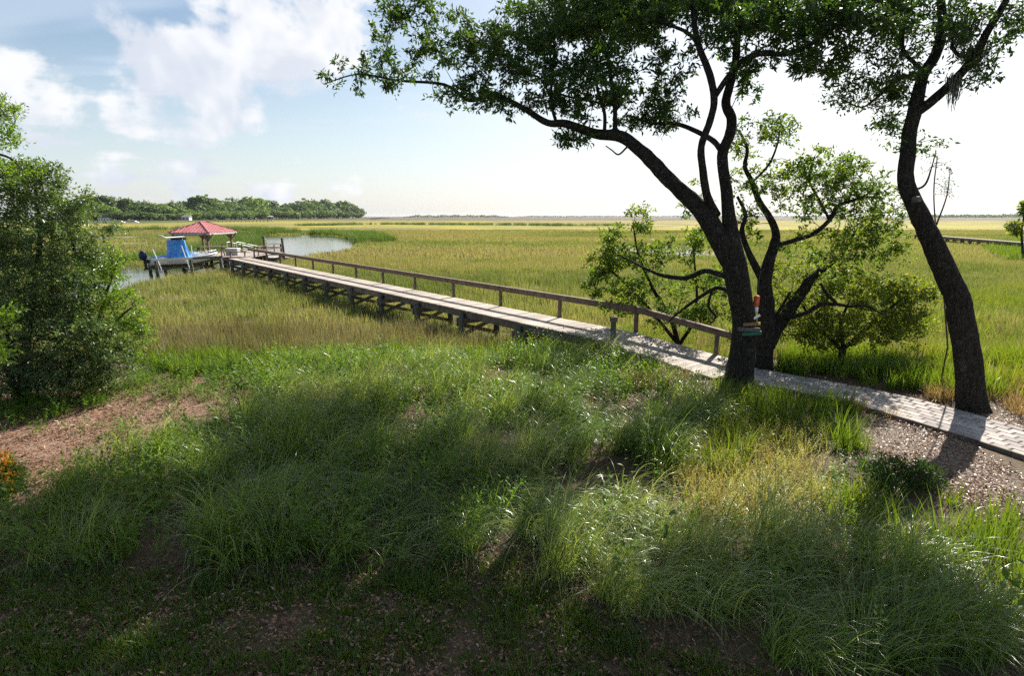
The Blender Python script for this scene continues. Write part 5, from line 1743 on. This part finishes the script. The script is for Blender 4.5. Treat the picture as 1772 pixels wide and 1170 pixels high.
# horizon woods, kilometres off, read as one mass
def horizon_woods(name, x0, x1, dist, hm, seed, label):
    r = np.random.default_rng(seed)
    n = int((x1 - x0) * 9)
    px_ = x0 + (x1 - x0) * r.random(n)
    env = np.array([0.45 + 0.55 * abs(mnoise.noise(Vector((a * 0.045, seed, 0)))) * 1.6 for a in px_])
    ends = np.clip(np.minimum(px_ - x0, x1 - px_) / 25, 0.15, 1)
    X = (px_ - 886) / FPX * dist
    Yd = dist + r.random(n) * 80
    Z = MARSH_Z + hm * env * ends * r.random(n) ** 0.7
    C = np.stack([X, Yd, Z], 1)
    L = hm * 0.35 * (0.6 + r.random(n))
    me = leaf_mesh(name, C, rand_dirs(n, r), np.stack([r.normal(size=n) * 0.4, -np.ones(n), r.normal(size=n) * 0.4 + 0.5], 1), L, L * 0.8, M['far_leaf'], r)
    tag(link(name, me), label, 'woods', None, 'stuff')
horizon_woods('horizon_woods', 1560, 2100, 1900, 14, 3, 'low bluish line of woods on the right horizon')
horizon_woods('horizon_woods', 700, 880, 2300, 11, 4, 'faint low line of trees on the horizon left of centre')
horizon_woods('horizon_woods', 890, 1500, 3200, 10, 5, 'faint thin line of land on the horizon behind the oaks')

# ------------------------------------------------------------------ grasses and ground cover
g = np.random.default_rng(51)
# marsh, near: upright cordgrass in patches
mp = [blade_proto('m', M['marsh'], rng=g, n=46, rad=0.55, h0=0.28, h1=0.72, lean=0.16, curve=0.35, w_=0.028, segs=3) for _ in range(6)]


def cone(y0, y1, per, rng, xmax=1.25):
    """random points inside the view between two distances"""
    a = (y1 * y1 - y0 * y0) * xmax
    n = int(a * per)
    y = np.sqrt(y0 * y0 + (y1 * y1 - y0 * y0) * rng.random(n))
    x = (rng.random(n) * 2 - 1) * xmax * y
    return x, y


def dry(x, y, m=0.0):
    k = np.ones(len(x), bool)
    for wp_ in WATERS:
        if m:
            for a in range(6):
                k &= ~poly_mask(wp_, x + m * math.cos(a * 1.05), y + m * math.sin(a * 1.05))
        k &= ~poly_mask(wp_, x, y)
    return k


def marsh_edge(x):
    return np.interp(x, [-40, -12, -5, 0, 4, 8, 12, 20, 40], [17.5, 17.6, 18.6, 18.6, 18.6, 18.2, 16.8, 16.5, 16.5])


x, y = cone(16.5, 62, 2.3, g)
k = (dry(x, y, 0.5) | (poly_mask(POND, x, y) & (g.random(len(x)) < 0.5))) & (y > marsh_edge(x))
x, y = x[k], y[k]
sd_ = (x - A0.x) * DD.x + (y - A0.y) * DD.y
td_ = (x - A0.x) * NN.x + (y - A0.y) * NN.y
hgt = 0.9 + 0.5 * vnoise(x, y, 0.12, 3.0)
pierhit = (sd_ > 0) & (td_ > -0.6) & (td_ < WID + 0.6)
hgt = np.where(pierhit, np.minimum(hgt, 0.75), hgt)
tint = 0.42 + 0.7 * vnoise(x * 0.4, y, 0.06, 6.0) + 0.5 * vnoise(x, y, 0.12, 1.0) + 0.5 * vnoise(x, y, 0.35, 5.0) + 0.12 * np.clip((y - 25) / 30, 0, 1)
tuft_set('marsh_grass', mp, x, y, 0.85, 1.2, tint, 'yellow-green cordgrass covering the marsh round the boardwalk', 'marsh grass', g, 0.06, zs=hgt)

# marsh, middle distance: coarser patches
mf = [blade_proto('mf', M['marsh'], rng=g, n=80, rad=1.9, h0=0.25, h1=0.7, lean=0.2, curve=0.3, w_=0.10, segs=2) for _ in range(5)]
x, y = cone(60, 190, 0.30, g)
k = (dry(x, y, 1.4) | (poly_mask(POND, x, y) & (g.random(len(x)) < 0.12)))
x, y = x[k], y[k]
tint = 0.55 + 1.0 * vnoise(x * 0.5, y, 0.045, 2.0) + 0.4 * vnoise(x, y, 0.12, 8.0)
tuft_set('marsh_grass', mf, x, y, 0.8, 1.2, tint, 'golden cordgrass of the open marsh beyond the creek', 'marsh grass', g, 0.03)

# brown reeds with seed heads along the near marsh edge
rp = [blade_proto('r', M['reed'], rng=g, n=20, rad=0.3, h0=0.5, h1=1.05, lean=0.10, curve=0.45, w_=0.024, segs=4) for _ in range(5)]
ex, ey = [], []
for (x0, x1, y0, y1, per) in ((-14, 3.5, 16.8, 23.0, 8.0), (5, 22, 16.8, 22, 1.0)):
    n = int((x1 - x0) * (y1 - y0) * per)
    ex.append(x0 + (x1 - x0) * g.random(n)); ey.append(y0 + (y1 - y0) * g.random(n) ** 1.2)
x, y = np.concatenate(ex), np.concatenate(ey)
k = (y > marsh_edge(x) - 0.7 + 0.6 * vnoise(x, y, 0.5, 4.0)) & ~(((x - A0.x) * NN.x + (y - A0.y) * NN.y > -0.4) & ((x - A0.x) * NN.x + (y - A0.y) * NN.y < WID + 0.35))
x, y = x[k], y[k]
tuft_set('marsh_reeds', rp, x, y, 0.75, 1.15, 0.5 + 0.4 * vnoise(x, y, 0.3, 7.0), 'brown and green reeds along the near edge of the marsh', 'reeds', g, 0.08)

# tall grass on the creek banks
bp2 = [blade_proto('b', M['bank'], rng=g, n=90, rad=0.8, h0=0.8, h1=1.5, lean=0.22, curve=0.6, w_=0.03, segs=3) for _ in range(5)]
bx_, by_, bs_ = [], [], []


def along(pts, per, wid, sc):
    for (x0, y0), (x1, y1) in zip(pts[:-1], pts[1:]):
        L_ = math.hypot(x1 - x0, y1 - y0)
        n = max(2, int(L_ * per))
        q = g.random(n)
        nx, ny = -(y1 - y0) / L_, (x1 - x0) / L_
        o_ = g.random(n) * wid
        bx_.append(x0 + (x1 - x0) * q + nx * o_); by_.append(y0 + (y1 - y0) * q + ny * o_); bs_.append(np.full(n, sc))


along([tuple(P(a, b_, z=MARSH_Z)[:2]) for a, b_ in ((150, 472), (232, 461), (275, 461.5), (330, 458.5), (385, 451.5), (415, 445.5), (442, 437.5), (457, 427.5), (453, 412), (463, 406.5))], 3.2, 9.0, 1.0)
along([tuple(P(a, b_, z=MARSH_Z)[:2]) for a, b_ in ((455, 406.8), (520, 405), (579, 407.4), (613, 415), (617, 422))], 3.5, 7.0, 1.2)
along([tuple(P(a, b_, z=MARSH_Z)[:2]) for a, b_ in ((140, 400), (240, 400.4), (300, 399.8), (350, 399), (420, 401.5), (455, 406))], 2.0, 12.0, 1.4)
along([tuple(P(a, b_, z=MARSH_Z)[:2]) for a, b_ in ((540, 391), (640, 388.5), (740, 389.3), (850, 389.5), (960, 391), (1090, 391))], 2.2, 12.0, 1.1)
x, y, s = np.concatenate(bx_), np.concatenate(by_), np.concatenate(bs_)
k = dry(x, y, 0.3)
x, y, s = x[k], y[k], s[k]
tuft_set('bank_grass', bp2, x, y, 0.85, 1.25, 0.4 + 0.5 * vnoise(x, y, 0.06, 9.0), 'tall green grass lining the banks of the tidal creek', 'bank grass', g, 0.08, zs=s)

# arching fine grass of the bank in front
mu = [blade_proto('a', M['muhly'], rng=g, n=50, rad=0.17, h0=0.4, h1=1.3, lean=0.4, curve=2.1, w_=0.0115, segs=7, bias=(0.9, -0.2)) for _ in range(8)]
BED = wpoly([(-60, 930), (60, 880), (130, 838), (300, 752), (440, 700), (500, 645), (640, 612), (800, 640), (930, 615), (1060, 615), (1200, 690), (1260, 720), (1170, 790), (1120, 900), (1230, 950), (1400, 950), (1560, 960), (1700, 1040), (1800, 1170), (1400, 1190), (1300, 1150), (1130, 1100), (990, 1040), (905, 955), (640, 975), (380, 995), (180, 975), (-60, 1005)])
x, y = sample_poly(BED, 17, g)
dn = vnoise(x, y, 0.7, 12.0)
k = dn > -0.42 + 0.3 * g.random(len(x))
x, y = x[k], y[k]
tint = 0.38 + 0.5 * vnoise(x, y, 0.5, 15.0) + 0.2 * g.random(len(x)) + 0.12 * (y > 11)  # grass past the shade edge tinted paler to stand in for sunlight
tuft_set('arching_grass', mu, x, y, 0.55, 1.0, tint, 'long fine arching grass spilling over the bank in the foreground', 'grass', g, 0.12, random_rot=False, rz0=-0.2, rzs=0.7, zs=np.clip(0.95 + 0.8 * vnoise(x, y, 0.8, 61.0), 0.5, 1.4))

# upright green grass on the lit shore, behind the path and in clumps
tg = [blade_proto('t', M['tallgreen'], rng=g, n=40, rad=0.2, h0=0.28, h1=0.72, lean=0.28, curve=0.7, w_=0.018, segs=4) for _ in range(6)]
xs_, ys_ = [], []
for poly, per in (([(430, 640), (470, 605), (640, 595), (1000, 580), (1080, 610), (1000, 650), (640, 660), (480, 680)], 9), ([(1340, 645), (1380, 590), (1640, 580), (1660, 690), (1570, 680), (1450, 652)], 15),
                  ([(1560, 560), (1640, 500), (1772, 480), (2000, 480), (2000, 690), (1772, 690), (1720, 690), (1650, 680)], 12), ([(1240, 660), (1330, 690), (1480, 700), (1500, 760), (1300, 740), (1200, 730)], 10),
                  ([(1430, 760), (1560, 800), (1680, 900), (1772, 900), (1850, 1170), (1700, 1150), (1600, 960), (1440, 900)], 9), ([(230, 630), (330, 600), (420, 600), (420, 640), (300, 655)], 12), ([(1120, 780), (1260, 730), (1320, 760), (1180, 900)], 8),
                  ([(1040, 575), (1250, 600), (1330, 620), (1330, 560), (1100, 540)], 6), ([(1340, 600), (1330, 560), (1560, 560), (1600, 600)], 6)):
    a, b_ = sample_poly(wpoly(poly), per, g)
    xs_.append(a); ys_.append(b_)
x, y = np.concatenate(xs_), np.concatenate(ys_)


def off_path(x, y, m=0.12):
    d = np.min(np.hypot(x[:, None] - pc[None, :, 0], y[:, None] - pc[None, :, 1]), axis=1)
    rk = poly_mask([tuple(v[:2]) for v in (RB_F, RE_F, RE_N, RB_N)], x, y)
    return (d > PATH_W / 2 + m) & ~rk


k = off_path(x, y) & (vnoise(x, y, 0.6, 18.0) > -0.3)
x, y = x[k], y[k]
tint = 0.42 + 0.35 * vnoise(x, y, 0.35, 19.0) + 0.2 * (x > 12)
tuft_set('upright_grass', tg, x, y, 0.6, 1.15, tint, 'upright green grass along the shore and beside the path', 'grass', g, 0.1)

# broad-leaved weeds
wd_ = [weed_proto('w', M['weed'], g, 7, 0.42, 0.085, 0.55, 9) for _ in range(3)] + [weed_proto('w', M['weed'], g, 10, 0.26, 0.06, 0.6, 7, 0.16) for _ in range(3)]
xs_, ys_ = [], []
for poly, per in (([(-40, 700), (60, 680), (250, 640), (430, 620), (640, 600), (1060, 590), (1040, 630), (640, 650), (470, 690), (250, 690), (60, 730), (-40, 750)], 16), ([(560, 590), (1050, 575), (1080, 600), (1060, 625), (560, 625)], 16), ([(450, 690), (640, 640), (900, 660), (1000, 740), (700, 760), (450, 760)], 6),
                  ([(0, 900), (300, 760), (700, 780), (1000, 900), (900, 980), (300, 990), (0, 1000)], 5), ([(440, 940), (640, 930), (620, 985), (480, 990)], 14), ([(1100, 800), (1460, 760), (1560, 860), (1700, 1000), (1400, 960), (1150, 930)], 4.5), ([(1000, 640), (1220, 650), (1240, 740), (1060, 720)], 5), ([(100, 840), (300, 760), (420, 800), (300, 880), (120, 900)], 5),
                  ([(1640, 980), (1772, 900), (1800, 1170), (1700, 1170)], 5), ([(-40, 740), (200, 690), (420, 690), (300, 745), (130, 838), (-40, 900)], 1.3), ([(100, 800), (260, 720), (330, 730), (140, 830)], 3)):
    a, b_ = sample_poly(wpoly(poly), per, g)
    xs_.append(a); ys_.append(b_)
x, y = np.concatenate(xs_), np.concatenate(ys_)
k = off_path(x, y)
x, y = x[k], y[k]
tint = 0.45 + 0.35 * vnoise(x, y, 0.6, 23.0) + 0.15 * g.random(len(x))
inbed = poly_mask(BED, x, y)
tuft_set('leafy_weeds', wd_, x, y, 0.6, 1.15, tint, 'broad leaved green weeds among the grass of the bank', 'weeds', g, 0.1, zs=np.where(inbed, 1.9, 1.0))

# tall single weeds poking out of the grass
wt = [weed_proto('wt', M['weed'], g, 3, 0.95, 0.13, 0.45, 9, 0.07) for _ in range(5)]
x, y = sample_poly(BED, 1.3, g)
tuft_set('tall_weeds', wt, x, y, 0.7, 1.15, 0.4 + 0.4 * g.random(len(x)), 'tall single leafy weeds standing above the arching grass', 'weeds', g, 0.15)
x, y = sample_poly(wpoly([(420, 690), (480, 640), (480, 660), (440, 710)]), 14, g)
tuft_set('tall_weeds', wt, x, y, 0.9, 1.3, 0.8 + 0.2 * g.random(len(x)), 'bright sunlit weeds in a tuft where the mulch ends', 'weeds', g, 0.15)

# yellow forbs in the sunlit patch
yf = [weed_proto('y', M['yellow'], g, 12, 0.45, 0.035, 0.5, 14, 0.15) for _ in range(4)]
x, y = sample_poly(wpoly([(1130, 800), (1280, 745), (1410, 755), (1450, 850), (1400, 930), (1250, 940), (1150, 900)]), 24, g)
tuft_set('yellow_forbs', yf, x, y, 0.6, 1.1, 0.3 + 0.5 * g.random(len(x)), 'yellow and rust coloured fine weeds in the sunlit patch', 'weeds', g, 0.12)
# dry straw grass
ds_ = [blade_proto('d', M['dry'], rng=g, n=40, rad=0.16, h0=0.2, h1=0.55, lean=0.45, curve=0.8, w_=0.011, segs=4) for _ in range(4)]
xs_, ys_ = [], []
for poly, per in (([(1180, 790), (1320, 770), (1420, 800), (1320, 920), (1200, 900)], 6), ([(1600, 690), (1660, 660), (1650, 700)], 14), ([(1710, 700), (1772, 640), (1900, 640), (1900, 740), (1772, 720)], 16), ([(1640, 1080), (1772, 1020), (1772, 1170), (1660, 1170)], 6), ([(1450, 690), (1560, 690), (1560, 730), (1470, 720)], 8),
                  ([(1100, 640), (1230, 660), (1200, 700), (1080, 680)], 6), ([(560, 650), (1150, 640), (1060, 730), (700, 700)], 3), ([(1560, 650), (1650, 640), (1640, 700), (1580, 690)], 8)):
    a, b_ = sample_poly(wpoly(poly), per, g)
    xs_.append(a); ys_.append(b_)
x, y = np.concatenate(xs_), np.concatenate(ys_)
k = off_path(x, y, 0.0)
x, y = x[k], y[k]
tuft_set('dry_grass', ds_, x, y, 0.7, 1.1, 0.2 + 0.6 * g.random(len(x)), 'straw coloured dry grass beside the path and on the bank', 'dry grass', g, 0.15)

# lawn
lw = [blade_proto('l', M['lawn'], rng=g, n=36, rad=0.14, h0=0.04, h1=0.11, lean=0.5, curve=0.9, w_=0.010, segs=3) for _ in range(4)]
LAWN = wpoly([(-80, 1000), (180, 985), (400, 1000), (640, 985), (905, 965), (1000, 1050), (1140, 1110), (1320, 1165), (1420, 1260), (-300, 1260)])
x, y = sample_poly(LAWN, 75, g)
k = vnoise(x, y, 0.9, 33.0) + 0.35 * vnoise(x, y, 2.5, 34.0) > -0.42
x, y = x[k], y[k]
tuft_set('lawn_grass', lw, x, y, 0.8, 1.4, 0.4 + 0.3 * g.random(len(x)), 'short patchy lawn grass in deep shade at the bottom', 'lawn', g, 0.1)

# fallen leaves
def litter_proto(i):
    r = np.random.default_rng(700 + i)
    n = 24
    C = np.stack([r.normal(size=n) * 0.16, r.normal(size=n) * 0.16, 0.008 + 0.03 * r.random(n)], 1)
    return proto('f', leaf_mesh('f', C, np.stack([r.normal(size=n), r.normal(size=n), r.normal(size=n) * 0.35], 1), np.stack([r.normal(size=n) * 0.6, r.normal(size=n) * 0.6, np.ones(n)], 1), 0.03 + 0.045 * r.random(n), 0.015 + 0.018 * r.random(n), M['litter'], r))
lp_ = [litter_proto(i) for i in range(5)]
xs_, ys_ = [], []
for poly, per in (([(-80, 985), (400, 985), (905, 940), (1020, 1040), (1340, 1150), (1440, 1260), (-300, 1260)], 26), ([(1440, 690), (1560, 700), (1772, 830), (1900, 850), (1900, 960), (1700, 900), (1500, 780)], 34), ([(1640, 670), (1772, 680), (1950, 700), (1950, 800), (1700, 740)], 20), ([(1090, 640), (1250, 660), (1240, 720), (1080, 690)], 12),
                  ([(1330, 665), (1450, 700), (1450, 720), (1320, 690)], 16)):
    a, b_ = sample_poly(wpoly(poly), per, g)
    xs_.append(a); ys_.append(b_)
x, y = np.concatenate(xs_), np.concatenate(ys_)
k = off_path(x, y, -0.06) | (g.random(len(x)) < 0.02)
x, y = x[k], y[k]
tuft_set('leaf_litter', lp_, x, y, 0.7, 1.1, 0.5 + 0.4 * vnoise(x, y, 0.8, 41.0), 'brown fallen oak leaves on the ground', 'leaf litter', g, 0.04, 0.004)

# mulch straw and chips
def mulch_proto(i):
    r = np.random.default_rng(800 + i)
    n = 40
    C = np.stack([r.normal(size=n) * 0.17, r.normal(size=n) * 0.17, 0.006 + 0.02 * r.random(n)], 1)
    L = 0.05 + 0.10 * r.random(n) ** 2
    return proto('c', leaf_mesh('c', C, np.stack([r.normal(size=n) + 0.8, r.normal(size=n) * 0.8, r.normal(size=n) * 0.12], 1), np.stack([r.normal(size=n) * 0.3, r.normal(size=n) * 0.3, np.ones(n)], 1), L, 0.008 + 0.018 * r.random(n), M['litter'], r))
mc = [mulch_proto(i) for i in range(5)]
x, y = sample_poly(MULCH, 22, g)
tuft_set('mulch', mc, x, y, 0.7, 1.2, 0.6 + 0.45 * vnoise(x, y, 0.9, 51.0), 'pinkish brown straw and bark mulch in the sun at the left', 'mulch', g, 0.03, 0.004)
# green weeds of the right far bank by the neighbour's boardwalk
x, y = sample_poly(wpoly([(1700, 432), (1740, 421), (1800, 418), (1990, 420), (1990, 480), (1772, 462)], MARSH_Z), 1.2, g)
tuft_set('leafy_weeds', [blade_proto('w', M['tallgreen'], rng=g, n=60, rad=0.7, h0=0.5, h1=1.0, lean=0.5, curve=0.9, w_=0.05, segs=3) for _ in range(3)], x, y, 0.9, 1.5, 0.25 + 0.3 * g.random(len(x)), 'bright green weedy mound at the right edge before the far boardwalk', 'weeds', g, 0.1)

# ------------------------------------------------------------------ sea air
hzm, ht, hout = mat_new('sea haze')
vol = ht.new('ShaderNodeVolumePrincipled')
vol.inputs['Color'].default_value = (0.86, 0.92, 1.0, 1)
vol.inputs['Density'].default_value = 0.00004
vol.inputs['Density Attribute'].default_value = ''
hzm.cycles.homogeneous_volume = True
vol.inputs['Anisotropy'].default_value = 0.3
ht.l.new(vol.outputs[0], hout.inputs['Volume'])
hz_o = MB().box((0, 3000, 9.15), 12200, 6300, 21.7).build('haze', hzm)
tag(hz_o, kind='stuff')
